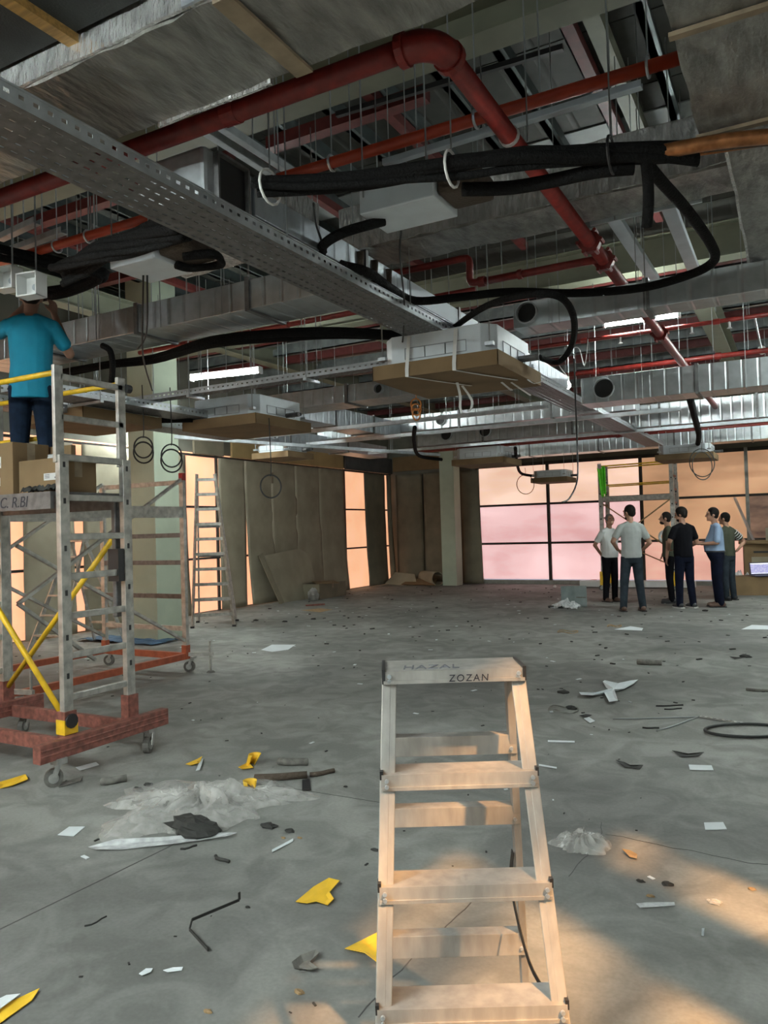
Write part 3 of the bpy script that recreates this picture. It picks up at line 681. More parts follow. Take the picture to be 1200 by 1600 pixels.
# ---- fan coil boxes
def fancoil(loc, rz, label, sx=.42, sy=.3, sz=.16):
    t = thing('terminal_box', loc, label, 'duct box', rz)
    MB().box(-sx / 2, sx / 2, -sy / 2, sy / 2, 0, sz).build('casing', 'cassette', t, local=True, bevel=.006)
    MB().box(sx / 2, sx / 2 + .22, -sy / 2 + .03, sy / 2 - .03, .02, sz - .03).build('pipe_connection', 'brown_foam', t, local=True, bevel=.02)
    for x in (-sx / 2 + .03, sx / 2 - .03): MB().cyl((x, -sy / 2 - .01, .08), (x, -sy / 2 - .01, 4.9 - loc[2]), .0045, n=6).build('hanger_rod', 'rod', t, local=True)
fancoil((-1.72, 3.52, 3.12), 0, 'pale sheet-metal box under the black pipe bundle')
fancoil((-3.38, 3.36, 3.1), 0, 'pale sheet-metal box left of the cable tray', .36, .32, .13)

# ---- black insulated pipe bundles and hoses
def hose(name, label, pts, r, mt='black_rubber', k=6, cat='pipe', group=None, n=9):
    sp = spline(pts, k); o = MB().tube(sp, r, n).build(name, mt, smooth=True); return tag(o, label, cat, group)
def bundle(label, px, z, strands, spread, r):
    base = [fz(a, b, z) for a, b in px]; t = thing('pipe_bundle', base[len(base) // 2], label, 'pipe bundle')
    for s_ in range(strands):
        rr = r * random.uniform(.75, 1.15); ph = random.uniform(0, 9); pts = []
        for i, p in enumerate(base):
            q = i / (len(base) - 1); a = ph + q * 3
            pts.append(p + V(0, math.cos(a), math.sin(a)) * spread * random.uniform(.6, 1.1))
        MB().tube(spline(pts, 5), rr, 9).build('insulated_pipe', 'black_rubber', t, smooth=True)
    return t
t = bundle('thick bundle of black insulated pipes crossing the upper right', [(398, 292), (470, 292), (560, 285), (640, 275), (720, 262), (820, 248), (920, 243), (1020, 240), (1090, 240)], 3.02, 8, .036, .021)
for pts, mt, r in (([(1030, 238), (1100, 225), (1150, 218), (1215, 212)], 'copper', .03), ([(1025, 250), (1100, 240), (1205, 224)], 'copper', .007), ([(1100, 228), (1160, 222), (1215, 216)], 'brown_foam', .026)):
    MB().tube(spline([fz(a, b, 3.02) for a, b in pts], 5), r, 9).build('bare_pipe_end', mt, t, smooth=True)
for q in ((422, 292), (706, 264), (955, 242)):
    p = fz(*q, 3.02); MB().tube([p + V(0, .075 * math.cos(k * math.tau / 14), .075 * math.sin(k * math.tau / 14)) for k in range(14)], .006, 6, closed=True).build('pipe_clamp', 'white_strap' if q[0] < 800 else 'black_plastic', t); rodset(t, [(p.x, p.y, p.z + .07)])
hose('insulated_pipe', 'black pipe end hanging slightly below the big bundle', [fz(722, 296, 2.98), fz(790, 294, 2.98), fz(850, 285, 2.98), fz(930, 268, 2.98), fz(990, 262, 2.98)], .03)
hose('insulated_pipe', 'short dark pipe stub hanging straight down from the bundle', [fz(1008, 245, 3.0), fz(1012, 280, 2.95), fz(1013, 320, 2.86), fz(1010, 355, 2.78)], .024)
bundle('dark fan-shaped pipe bundle left of the cable tray', [(92, 432), (120, 420), (160, 402), (210, 385), (250, 368), (288, 352)], 3.0, 11, .06, .022)
bundle('black pipes curling down behind the worker', [(288, 402), (335, 398), (345, 412), (300, 418), (275, 412)], 3.1, 2, .012, .022)
bundle('black pipes along the left edge above the worker', [(-20, 392), (40, 402), (100, 412), (160, 428), (110, 450), (60, 462)], 3.4, 5, .04, .022)
bundle('long black pipe bundle strung above the left light', [(95, 585), (170, 572), (245, 562), (330, 536), (430, 525), (530, 520), (640, 524)], 3.02, 4, .03, .028)
bundle('black pipe bundle crossing the near column', [(178, 664), (220, 660), (260, 657), (300, 654)], 2.72, 3, .02, .022)
hose('insulated_pipe', 'black pipe bending down at the tower corner', [fz(160, 540, 3.0), fz(172, 548, 2.95), fz(176, 570, 2.86), fz(174, 600, 2.75)], .024)
hose('insulated_hose', 'black hose looping from the pale box along to the right', [fz(600, 345, 3.12), fz(540, 362, 3.05), fz(506, 382, 3.02), fz(508, 400, 3.02), fz(535, 414, 3.0), fz(575, 425, 3.0), fz(610, 450, 3.0), fz(650, 470, 3.0), fz(720, 464, 3.0), fz(800, 456, 3.0), fz(900, 458, 3.0), fz(1000, 450, 3.0), fz(1075, 430, 3.0), fz(1115, 408, 3.0), fz(1110, 380, 3.0), fz(1075, 330, 3.0), fz(1035, 285, 3.0), fz(1010, 255, 3.02)], .027)
hose('insulated_hose', 'black hose dropping in a curve to the near cassette', [fz(705, 515, 3.0), fz(760, 478, 2.92), fz(830, 460, 2.86), fz(878, 466, 2.83), fz(897, 500, 2.79), fz(893, 540, 2.76), fz(872, 566, 2.735), V(-1.66, 5.5, 2.745)], .022)
hose('insulated_hose', 'black hose dropping to the cassette by the far column', [fz(648, 668, 2.85), fz(647, 690, 2.8), fz(655, 712, 2.75), fz(690, 718, 2.72)], .03)
hose('insulated_hose', 'black hose dropping behind the cassette by the pink windows', [fz(805, 700, 2.8), fz(808, 725, 2.7), fz(815, 740, 2.62), fz(838, 744, 2.58)], .03)
hose('insulated_hose', 'black hose dropping onto the cassette above the men', [fz(1078, 622, 3.0), fz(1085, 650, 2.95), fz(1092, 680, 2.88), V(-1.6, 15.0, 2.86)], .045)
# torn brown foam collars between tray and hose
t = thing('foam_collar', fz(590, 435, 3.06), 'brown foam lagging pieces standing on the cable tray', 'insulation')
for a, b in ((556, 412), (578, 425), (600, 438)):
    p = fz(a, b, 3.06); MB().loft([(p.z - .07, .05, .02, p.x, p.y), (p.z, .055, .022, p.x, p.y), (p.z + .06, .06, .03, p.x, p.y)], 10).build('foam_piece', 'brown_foam', t, smooth=True)
# hanging cable coils
def coil(label, px, py, z, R, top, nloop=2, mt='cable'):
    p = fz(px, py, z); t = thing('cable_coil', p, label, 'cable'); n = 28
    for k in range(nloop):
        a = .35 * k; ax = crt * math.cos(a) + fwd * math.sin(a)
        m = MB().tube([p + ax * (R * math.cos(q * math.tau / n)) + V(0, 0, 1) * (R * 1.12 * math.sin(q * math.tau / n) - .05 * k) for q in range(n)], .008, 6, closed=True); m.build('loop', mt, t, smooth=True)
    MB().tube(spline([p + V(0, 0, R), p + V(.01, .0, R + .1), V(p.x, p.y, top)], 4), .005, 6).build('lead', mt, t, smooth=True)
coil('black cable coil hanging on the dark side of the near column', 224, 699, 2.35, .09, 2.95)
coil('black cable coil hanging before the lit side of the near column', 268, 712, 2.28, .10, 2.95)
coil('small cable coil hanging before the left cardboard sheets', 423, 760, 1.95, .10, 2.62, 1)
coil('thin cable loop beside the cassette at the pink windows', 821, 757, 2.35, .18, 2.7, 1)
coil('dark cable coil hanging below the cassette above the men', 1097, 723, 2.42, .20, 2.75)
p = fz(652, 634, 2.75); coil('small orange cable coil hanging below the near cassette', 650, 632, 2.72, .05, 2.95, 3, 'orange_cable')
hose('power_cable', 'long thin black cable hanging down at right of the near cassette', [fz(897, 560, 2.85), fz(899, 620, 2.55), fz(902, 700, 2.15), fz(902, 750, 1.85), fz(890, 778, 1.7), fz(878, 785, 1.66)], .007, 'cable', 5, 'cable')
hose('power_cable', 'thin black cables dangling from the box left of the tray', [fz(224, 430, 3.1), fz(223, 500, 2.95), fz(224, 560, 2.8), fz(238, 610, 2.7)], .006, 'cable', 5, 'cable')
hose('power_cable', 'second thin cable beside the dangling pair at the box', [fz(230, 430, 3.1), fz(229, 520, 2.92), fz(215, 545, 2.86)], .006, 'cable', 5, 'cable')
hose('power_cable', 'thin black cable from the bundle down to the hose', [fz(490, 318, 3.05), fz(494, 350, 3.05), fz(503, 378, 3.03)], .006, 'cable', 5, 'cable')
hose('power_cable', 'thin black cable hanging in front of the near cassette', [fz(627, 360, 3.1), fz(625, 400, 3.0), fz(632, 480, 2.95), fz(628, 545, 2.85)], .006, 'cable', 5, 'cable')

# ---- junction boxes above the worker
for k, (px_, py_) in enumerate(((21, 440), (58, 450))):
    p = fy(px_, py_, 3.02)
    t = thing('junction_box', p, ('pale open junction box at the left edge above the worker', 'pale open junction box directly above the worker')[k], 'junction box', math.radians(10))
    MB().box(-.075, .075, -.012, .0, -.07, .07).build('back_plate', 'white_plastic', t, local=True)
    m = MB()
    for a in ((-.075, -.067, -.07, .07), (.067, .075, -.07, .07)): m.box(a[0], a[1], -.09, -.012, a[2], a[3])
    m.box(-.075, .075, -.09, -.012, -.07, -.062).box(-.075, .075, -.09, -.012, .062, .07); m.build('side_walls', 'white_plastic', t, local=True)
    MB().cyl((0, -.012, 0), (0, -.02, 0), .02, n=10).build('knockout', 'cassette_line', t, local=True)
    MB().cyl((0, -.006, .07), (0, -.006, 1.9), .005, n=6).build('hanger_rod', 'rod', t, local=True)

# ---- fluorescent lights
def batten(label, p0, p1, reflector=.05):
    p0, p1 = Vector(p0), Vector(p1); d = (p1 - p0).normalized(); c = (p0 + p1) / 2
    t = thing('tube_light', c, label, 'light')
    MB().bar(p0 + V(0, 0, .045), p1 + V(0, 0, .045), .05, .03).build('housing', 'lamp_body', t)
    if reflector > .06: MB().bar(p0 + V(0, 0, .028), p1 + V(0, 0, .028), reflector, .004).build('reflector', 'lamp_body', t)  # plate added over the unseen tubes, keeps their light off the ceiling
    s_ = d.cross(V(0, 0, 1)) * .026
    for k in (-1, 1): MB().cyl(p0 + s_ * k + d * .02, p1 + s_ * k - d * .02, .016, n=10).build('tube', 'tube_glow', t)
    for q in (p0, p1): MB().bar(q - d * .012 + V(0, 0, .015), q + d * .012 + V(0, 0, .015), .085, .09).build('end_holder', 'lamp_body', t)
    for q in (p0 + d * .15, p1 - d * .15): MB().cyl(q + V(0, 0, .07), (q.x, q.y, 5.1), .004, n=6).build('hanger_rod', 'rod', t)
a, b = fz(299, 592, 3.6), fz(407, 580, 3.6); batten('bright fluorescent tube light in front of the near column', a, b)
a, b = fz(944, 508, 3.9), fz(1062, 492, 3.9); batten('bright fluorescent tube light under the duct at upper right', a, b)
for k, (x, y, z) in enumerate(((.4, 14.2, 3.9), (.75, 7.6, 3.75), (.9, 11.4, 3.75), (-2.4, -.3, 3.1), (-3.4, -2.2, 3.4), (-.6, -2.5, 3.6), (-6.5, .6, 3.4), (-9.35, 9.4, 3.5), (-4.6, -.7, 3.2), (-2.4, -1.2, 3.1))):  # tubes out of view, added to brighten floor, left wall and ducts
    batten(('added unseen tube light near the far right windows', 'added unseen tube light along the right side bay', 'added unseen tube light deep in the right side bay', 'added unseen tube light just above the viewpoint', 'added unseen tube light behind the viewpoint', 'added unseen tube behind the viewpoint on the right', 'unseen tube light over the left foreground floor', 'added tube light hidden behind the near column', 'added unseen tube light over the lower left floor', 'added unseen tube light close behind the viewpoint')[k], (x - .6, y, z), (x + .6, y, z), .22)
p = fz(887, 602, 3.1); t = thing('work_lamp', p, 'small bright bulb hanging among white cables', 'lamp')
MB().ell(p, .035, .035, .045).build('bulb', 'bulb_glow', t, smooth=True); MB().cyl(p + V(0, 0, .04), p + V(0, 0, .1), .02, n=10).build('socket', 'white_plastic', t)
MB().tube(spline([p + V(0, 0, .1), p + V(-.1, 0, .3), p + V(.1, .1, .45), p + V(.2, 0, .2), p + V(.25, 0, .5)], 5), .006, 6).build('lead', 'white_plastic', t)
# ================================================================== LADDERS, TOWERS
def text_mesh(name, body, size, mt, parent, Mx, shear=0, thick=.0008, space=1.0):
    cu = bpy.data.curves.new(name, 'FONT'); cu.body = body; cu.size = size; cu.shear = shear; cu.extrude = thick; cu.align_x = 'CENTER'; cu.space_character = space
    tmp = bpy.data.objects.new(name + '_tmp', cu); COL.objects.link(tmp)
    dg = bpy.context.evaluated_depsgraph_get(); me = bpy.data.meshes.new_from_object(tmp.evaluated_get(dg)); bpy.data.objects.remove(tmp)
    me.transform(Mx); me.materials.clear(); me.materials.append(MT[mt])
    o = bpy.data.objects.new(name, me); COL.objects.link(o); o.parent = parent; WM[o.name] = WM[parent.name]; return o

# ---- foreground step ladder
t = thing('step_ladder', (-.75, 1.71, 0), 'aluminium step ladder with flat treads standing in the foreground', 'ladder', YAW)
def yf(z): return .03 + .30 * (z - 1.15)
def hw(z): return .165 + .048 * (1.15 - z)
def yr(z): return .13 + .20 * (1.15 - z)
for s_ in (-1, 1):
    p0, p1 = V(s_ * hw(0), yf(0) + .03, .02), V(s_ * hw(1.14), yf(1.14) + .03, 1.14)
    m = MB().bar(p0, p1, .022, .05, (0, 1, .3)); 
    m.bar(p0 + V(-s_ * .012, -.022, 0), p1 + V(-s_ * .012, -.022, 0), .026, .006, (0, 1, .3))
    m.build('front_stile', 'ladder_alu', t, local=True, bevel=.002)
    q0, q1 = V(s_ * (hw(0) - .012), yr(0), .02), V(s_ * (hw(1.1) - .015), yr(1.12), 1.12)
    MB().bar(q0, q1, .02, .035, (0, 1, -.2)).build('rear_leg', 'ladder_alu', t, local=True, bevel=.002)
    for q in (p0, q0): MB().box(q.x - .02, q.x + .02, q.y - .03, q.y + .03, 0, .04).build('rubber_foot', 'black_plastic', t, local=True)
for k, z in enumerate((.92, .69, .46, .23)):
    w_ = hw(z) + .008; y0 = yf(z) - .012; d = .085
    tr = MB().box(-w_, w_, y0, y0 + d, z - .006, z).box(-w_, w_, y0, y0 + .004, z - .036, z - .006).box(-w_, w_, y0 + d - .004, y0 + d, z - .03, z - .006).box(-w_, w_, y0 - .004, y0, z - .036, z - .028).build('tread', 'ladder_alu', t, local=True)
    for s_ in (-1, 1):
        m = MB()
        for zz in (.012, .026): m.cyl((s_ * (w_ - .012), y0 - .004, z - zz), (s_ * (w_ - .012), y0 - .010, z - zz), .005, n=8)
        m.build('rivet', 'galv_bright', tr, local=True)
        MB().box(s_ * w_ - .004, s_ * w_ + .004, y0 + .002, y0 + .03, z - .012, z + .008).build('plastic_plug', 'black_plastic', tr, local=True)
w_ = hw(1.15) + .008
tp = MB().box(-w_, w_, yf(1.15) - .012, yf(1.15) + .145, 1.144, 1.15).box(-w_, w_, yf(1.15) - .012, yf(1.15) - .008, 1.122, 1.144).box(-w_, w_, yf(1.15) - .018, yf(1.15) - .012, 1.120, 1.128).box(-w_, w_, yf(1.15) + .126, yf(1.15) + .13, 1.115, 1.144).build('top_platform', 'ladder_alu', t, local=True)
for s_ in (-1, 1):
    MB().box(s_ * w_ - .004, s_ * w_ + .004, yf(1.15) - .015, yf(1.15) + .13, 1.12, 1.155).build('end_cap', 'black_plastic', tp, local=True)
    m = MB()
    for zz in (.012, .024): m.cyl((s_ * (w_ - .014), yf(1.15) - .012, 1.15 - zz), (s_ * (w_ - .014), yf(1.15) - .018, 1.15 - zz), .0055, n=8)
    m.build('rivet', 'galv_bright', tp, local=True)
text_mesh('lettering', 'HAZAL', .042, 'ink_grey', tp, Matrix.Translation((-.055, yf(1.15) + .012, 1.1507)) @ Matrix.Diagonal((1, 1.7, 1, 1)), .15, space=1.1)
text_mesh('lettering', 'ZOZAN', .024, 'ink', tp, Matrix.Translation((.035, yf(1.15) - .0185, 1.123)) @ Matrix.Rotation(math.radians(90), 4, 'X'), .1, space=1.25)
for z0, z1 in ((.90, .95), (.70, .75), (.31, .37)):
    w2 = hw(z0) - .005; MB().box(-w2, w2, yr(z0) - .02, yr(z0) + .02, z1 - .004, z1).box(-w2, w2, yr(z0) - .022, yr(z0) - .018, z0, z1).build('rear_rung', 'ladder_alu', t, local=True, bevel=.001)
    for s_ in (-1, 1): MB().cyl((s_ * (w2 - .015), yr(z0) - .022, (z0 + z1) / 2 - .01), (s_ * (w2 - .015), yr(z0) - .028, (z0 + z1) / 2 - .01), .005, n=8).build('rivet', 'galv_bright', t, local=True)
sp = spline([(hw(.6) - .03, yr(.6) - .02, .62), (hw(.6) - .03, yr(.5), .50), (hw(.45) - .02, .12, .38), (hw(.3) + .02, .02, .30), (hw(.2) + .0, -.1, .19), (hw(.2) - .01, -.24, .11)], 6)
m = MB()
for a, b in zip(sp, sp[1:]): m.bar(a, b, .016, .002, (1, .3, 0))
m.build('safety_strap', 'black_plastic', t, local=True)

# ---- double ladder before the left window
t = thing('double_ladder', (-8.45, 9.6, 0), 'tall grey double ladder standing before the lit window', 'ladder', math.radians(36))
Ht = 2.5
for s_ in (-1, 1):
    MB().bar((s_ * .33, -.14, 0), (s_ * .145 - .09, .12, Ht), .025, .06).build('front_stile', 'aluminium', t, local=True)
    MB().bar((s_ * .31, .62, 0), (s_ * .14 - .09, .17, Ht), .025, .06).build('rear_stile', 'aluminium', t, local=True)
    for yy in (-.14, .62): MB().box(s_ * .33 - .03, s_ * .33 + .03, yy - .04, yy + .04, 0, .03).build('rubber_foot', 'black_plastic', t, local=True)
for k in range(10):
    z = .2 + k * .245; f = z / Ht
    MB().bar((-(.33 - .185 * f) - .09 * f, -.14 + .26 * f, z), ((.33 - .185 * f) - .09 * f, -.14 + .26 * f, z), .03, .05).build('rung', 'aluminium', t, local=True)
    if k in (1, 2, 4, 6): MB().bar((-(.31 - .17 * f) - .09 * f, .62 - .45 * f, z - .04), ((.31 - .17 * f) - .09 * f, .62 - .45 * f, z - .04), .03, .04).build('rear_rung', 'galv_dull', t, local=True)
# ---- white A-frame ladder behind the towers
t = thing('trestle_ladder', (-8.65, 7.1, 0), 'paint-splashed trestle ladder standing behind the rolling towers', 'ladder', math.radians(8))
for s_ in (-1, 1):
    MB().bar((s_ * .27, -.62, 0), (s_ * .12, 0, 1.45), .02, .055).build('front_stile', 'aluminium', t, local=True)
    MB().bar((s_ * .27, .62, 0), (s_ * .12, .04, 1.45), .02, .05).build('rear_stile', 'aluminium', t, local=True)
for k in range(5):
    z = .24 + k * .25; f = z / 1.45
    MB().box(-(.27 - .15 * f), .27 - .15 * f, -.62 + .62 * f - .04, -.62 + .62 * f + .04, z, z + .02).build('tread', 'aluminium', t, local=True)
for z in (.3, .8):
    f = z / 1.45; MB().bar((-(.27 - .15 * f), .62 - .58 * f, z), (.27 - .15 * f, .62 - .58 * f, z), .02, .03).build('rear_rung', 'aluminium', t, local=True)
MB().box(-.14, .14, -.05, .08, 1.45, 1.48).build('top_platform', 'aluminium', t, local=True)

def caster(par, x, y, r, z1, rot=0, mt='caster'):
    c, s_ = math.cos(rot), math.sin(rot); d = V(-s_, c, 0)
    w_ = MB().cyl(V(x, y, r) - d * .02, V(x, y, r) + d * .02, r, n=20).build('caster_wheel', mt, par)
    MB().cyl(V(x, y, r) - d * .024, V(x, y, r) + d * .024, r * .55, n=16).build('hub', 'caster_metal', w_)
    m = MB()
    for k in (-1, 1): m.bar(V(x, y, r) + d * .03 * k, V(x + c * .03, y + s_ * .03, r * 2 + .03) + d * .03 * k, .03, .005, d)
    m.box(x - .035 + c * .03, x + .035 + c * .03, y - .035 + s_ * .03, y + .035 + s_ * .03, r * 2 + .025, z1)
    m.build('caster_fork', 'caster_metal', par)

# ---- near rolling tower
TX0, TX1, TY0, TY1 = -5.41, -4.08, 3.25, 3.76
t = thing('rolling_tower', (-4.7, 3.5, 0), 'near rolling scaffold tower with rusty red base and yellow braces', 'scaffold')
for x in (TX0, TX1):
    xi = 'end_frame'
    for y_ in (TY0, TY1):
        MB().box(x - .022, x + .022, y_ - .035, y_ + .035, .27, 2.03).build('lower_stile', 'aluminium', t, bevel=.004)
        MB().box(x - .03, x - .008 if 0 else x + .0, y_ - .045, y_ + .02, 1.98, 2.60).build('upper_stile', 'aluminium', t, bevel=.004)
        MB().box(x - .035, x + .035, y_ - .045, y_ + .045, .17, .42).build('base_socket', 'red_base', t)
        if y_ == TY0: MB().box(x - .04, x + .04, y_ - .05, y_ + .05, .28, .37).build('yellow_collar', 'yellow_paint', t)
        if x == TX1:
            for z in (.62, .86, 1.14, 1.42, 1.72, 1.95): MB().box(x + .021, x + .024, y_ - .012, y_ + .006, z, z + .035).build('slot', 'black_plastic', t)
    for z in (.50, .76, 1.01, 1.26, 1.51, 1.76, 2.015): MB().bar((x, TY0, z), (x, TY1, z), .03, .042).build('rung', 'aluminium', t, bevel=.004)
    for z in (2.27, 2.53): MB().bar((x - .015, TY0, z), (x - .015, TY1, z), .03, .04).build('rung', 'aluminium', t, bevel=.004)
    MB().box(x + .03, x + .10, 2.98 if x == TX1 else 3.0, 4.02, .165, .275).box(x + .095, x + .104, 2.985, 4.015, .20, .212).box(x + .095, x + .104, 2.985, 4.015, .235, .247).build('outrigger_beam', 'red_base', t, bevel=.004)
    caster(t, x + .06, 3.1, .055, .17, .9); caster(t, x + .06, 3.86, .055, .17, 2.0)
for y_ in (TY0, TY1): MB().bar((TX0 - .3, y_, .2), (TX1, y_, .2), .045, .085).build('base_rail', 'red_base', t, bevel=.003)
MB().cyl((TX1 + .03, TY0, .36), (TX1 + .05, TY0, .36), .045, n=12).build('clamp_knob', 'black_plastic', t)
MB().cyl((TX1, TY1 + .02, 2.53), (TX1, TY1 + .06, 2.53), .03, n=12).build('clamp_knob', 'black_plastic', t)
for a, b in (((TX1 - .03, TY0, .38), (TX0 + .05, TY0, 1.68)), ((TX0 + .03, TY1, .38), (TX1 - .12, TY1, 1.50))): MB().cyl(a, b, .019, n=10).build('diagonal_brace', 'yellow_paint', t, smooth=True)
MB().cyl((TX1 - .02, TY0, 2.56), (TX0 - .3, TY0, 2.56), .018, n=10).build('guard_rail', 'yellow_paint', t, smooth=True)
MB().cyl((TX1 - .02, TY1, 2.56), (TX0 - .3, TY1, 2.56), .018, n=10).build('guard_rail', 'yellow_paint', t, smooth=True)
MB().cyl((TX0 + .6, TY1 - .02, 2.25), (TX0 - .3, TY1 - .02, 2.25), .018, n=10).build('guard_rail', 'yellow_paint', t, smooth=True)
dk = MB().box(TX0 - .1, TX1 - .04, TY0 - .06, TY0 - .03, 1.69, 1.80).box(TX0 - .1, TX1 - .04, TY1 - .02, TY1 + .01, 1.69, 1.80).box(TX0 - .1, TX1 - .04, TY0 - .03, TY1 - .02, 1.77, 1.80).build('deck', 'galv_dull', t)
text_mesh('lettering', 'C. R.BI', .10, 'ink', dk, WM[t.name].inverted() @ Matrix.Translation((-4.48, TY0 - .061, 1.71)) @ Matrix.Rotation(math.radians(90), 4, 'X') @ Matrix.Rotation(0, 4, 'Z'), .2)
MB().box(TX1 - .10, TX1 - .06, TY1 - .04, TY1 + .03, .95, 1.75).build('sliding_post', 'galv_dull', t, bevel=.008)
MB().box(TX1 - .07, TX1 + .03, TY1 - .1, TY1 - .05, 1.2, 1.42).build('hook_plate', 'black_plastic', t)

# ---- boxes on the deck
def carton(name, label, x0, x1, y0, y1, z0, z1, mt='box_card', labels=(), rz=0, cat='box', open_=False):
    cx, cy = (x0 + x1) / 2, (y0 + y1) / 2; t = thing(name, (cx, cy, z0), label, cat, rz); a, b, h = (x1 - x0) / 2, (y1 - y0) / 2, z1 - z0
    if open_:
        m = MB().box(-a, a, -b, -b + .006, 0, h).box(-a, a, b - .006, b, 0, h).box(-a, -a + .006, -b, b, 0, h).box(a - .006, a, -b, b, 0, h).box(-a, a, -b, b, 0, .006)
    else: m = MB().box(-a, a, -b, b, 0, h)
    m.build('carton_body', mt, t, local=True, bevel=.004)
    MB().box(-a - .0006, a + .0006, -.03, .03, h - .12, h + .0012).build('packing_tape', 'tape', t, local=True)
    for u, z, w_, hh in labels:
        MB().box(u - w_ / 2, u + w_ / 2, -b - .0015, -b, z - hh / 2, z + hh / 2).build('paper_label', 'label_paper', t, local=True)
        m = MB()
        for k in range(3): m.box(u - w_ * .42, u - w_ * .1, -b - .0025, -b - .0015, z + hh * (.28 - k * .22) - hh * .05, z + hh * (.28 - k * .22) + hh * .05)
        m.box(u + w_ * .25, u + w_ * .4, -b - .0025, -b - .0015, z - hh * .3, z - hh * .05); m.build('print', 'ink_grey', t, local=True)
    return t
p = fy(0, 735, 3.3)
carton('cardboard_box', 'large brown carton on the tower deck at the left edge', -5.05, -4.55, 3.24, 3.52, 1.801, 2.15, labels=((.06, .09, .12, .055), (.10, .22, .06, .075)))
carton('cardboard_box', 'brown carton on the tower deck behind the front post', -4.53, -4.13, 3.27, 3.56, 1.801, 2.02, labels=((.12, .10, .14, .045),))
o = MB().box(-4.95, -4.35, 3.54, 3.58, 1.801, 2.14).build('cardboard_box', 'box_card', bevel=.003); tag(o, 'tall thin folded carton standing behind the deck boxes', 'box')
tag(MB().grid(lambda u, v: V(-4.42 + .32 * u, 3.20 + .06 * v, 1.806 + .045 * abs(noise.noise(V(u * 7, v * 5, 2))) + .02 * math.sin(math.pi * v)), 20, 6).build('tool_bag', 'debris_dark', solid=.004), 'crumpled dark cloth roll in front of the deck boxes', 'cloth')
def lump(c, sx, sy, sz, seed, mt, name, label=None, cat=None, parent=None, n=14, m=9, group=None, amp=.45):
    k = MB().ell((0, 0, 0), 1, 1, 1, n, m); out = []
    for v in k.v:
        d = 1 + amp * noise.noise(v * 1.7 + V(seed, seed * .3, 0)) + amp * .5 * noise.noise(v * 4 + V(seed, 0, 3))
        q = V(v.x * sx * d, v.y * sy * d, v.z * sz * d); q.z = max(q.z, -sz * .55); out.append(q + Vector(c) + V(0, 0, sz * .55))
    k.v = out; o = k.build(name, mt, parent, smooth=False)
    if label: tag(o, label, cat, group)
    return o
lump((-4.32, 3.4, 2.02), .07, .05, .035, 3, 'film_white', 'plastic_wad', 'crumpled clear wad on top of the deck carton', 'plastic')

# ---- second rolling tower
t = thing('rolling_tower', (-6.55, 5.2, 0), 'far left rolling tower with bright orange-red base frame', 'scaffold')
X0, X1, Y0, Y1 = -7.18, -5.93, 4.15, 6.27
for y_ in (Y0, Y1):
    for x in (X0, X1):
        MB().box(x - .03, x + .03, y_ - .022, y_ + .022, .2, 2.1).build('stile', 'aluminium', t, bevel=.004)
        if y_ == Y1 and x == X1: MB().box(x - .028, x + .028, y_ - .024, y_ + .024, 2.1, 2.18).build('end_cap', 'red_cap', t)
        MB().box(x - .035, x + .035, y_ - .03, y_ + .03, .15, .3).build('base_socket', 'orange_base', t)
        caster(t, x, y_ + .05, .06, .17, .4)
    for z in (.48, .83, 1.2, 1.5, 1.78, 2.08): MB().bar((X0, y_, z), (X1, y_, z), .035, .05).build('rung', 'galv_dull' if .5 < z < 1.9 else 'aluminium', t)
    MB().bar((X0, y_, .18), (X1, y_, .18), .05, .07).build('base_rail', 'orange_base', t)
for x in (X0, X1):
    MB().bar((x, Y0, .18), (x, Y1, .18), .05, .065).build('base_rail', 'orange_base', t)
    for a, b in (((Y1, 2.12), (Y0 + .1, .95)), ((Y1, .34), (Y0 + .1, 1.45)), ((Y0 + .1, .95), (Y0 + .9, .34))): MB().bar((x, a[0], a[1]), (x, b[0], b[1]), .03, .035, (1, 0, 0)).build('diagonal_brace', 'aluminium', t)
    MB().bar((x, Y0, 1.75), (x, Y1, 1.75), .04, .12).build('deck_beam', 'aluminium', t)
MB().bar((X1, Y1, .2), (X1 + .28, Y1 + .12, .2), .03, .04).build('stabiliser_arm', 'aluminium', t)
MB().cyl((X1 + .25, Y1 + .11, .012), (X1 + .25, Y1 + .11, .34), .012, n=8).build('screw_jack', 'aluminium', t)
MB().cyl((X1 + .25, Y1 + .11, 0), (X1 + .25, Y1 + .11, .02), .05, .03, n=12).build('jack_foot', 'caster', t)
MB().bar((X1, Y0, .22), (X1 + .25, Y0 + .05, .22), .03, .04).build('stabiliser_arm', 'aluminium', t)
MB().cyl((X1 + .22, Y0 + .05, 0), (X1 + .22, Y0 + .05, .4), .012, n=8).build('screw_jack', 'aluminium', t)
o = tag(MB().grid(lambda u, v: V(-9.3 + 1.5 * u, 7.6 + .5 * v, .015 + .05 * abs(noise.noise(V(u * 5, v * 4, 9)))), 24, 10).build('tarpaulin', 'blue_tarp', solid=.004), 'crumpled blue tarpaulin on the floor behind the towers', 'tarpaulin')

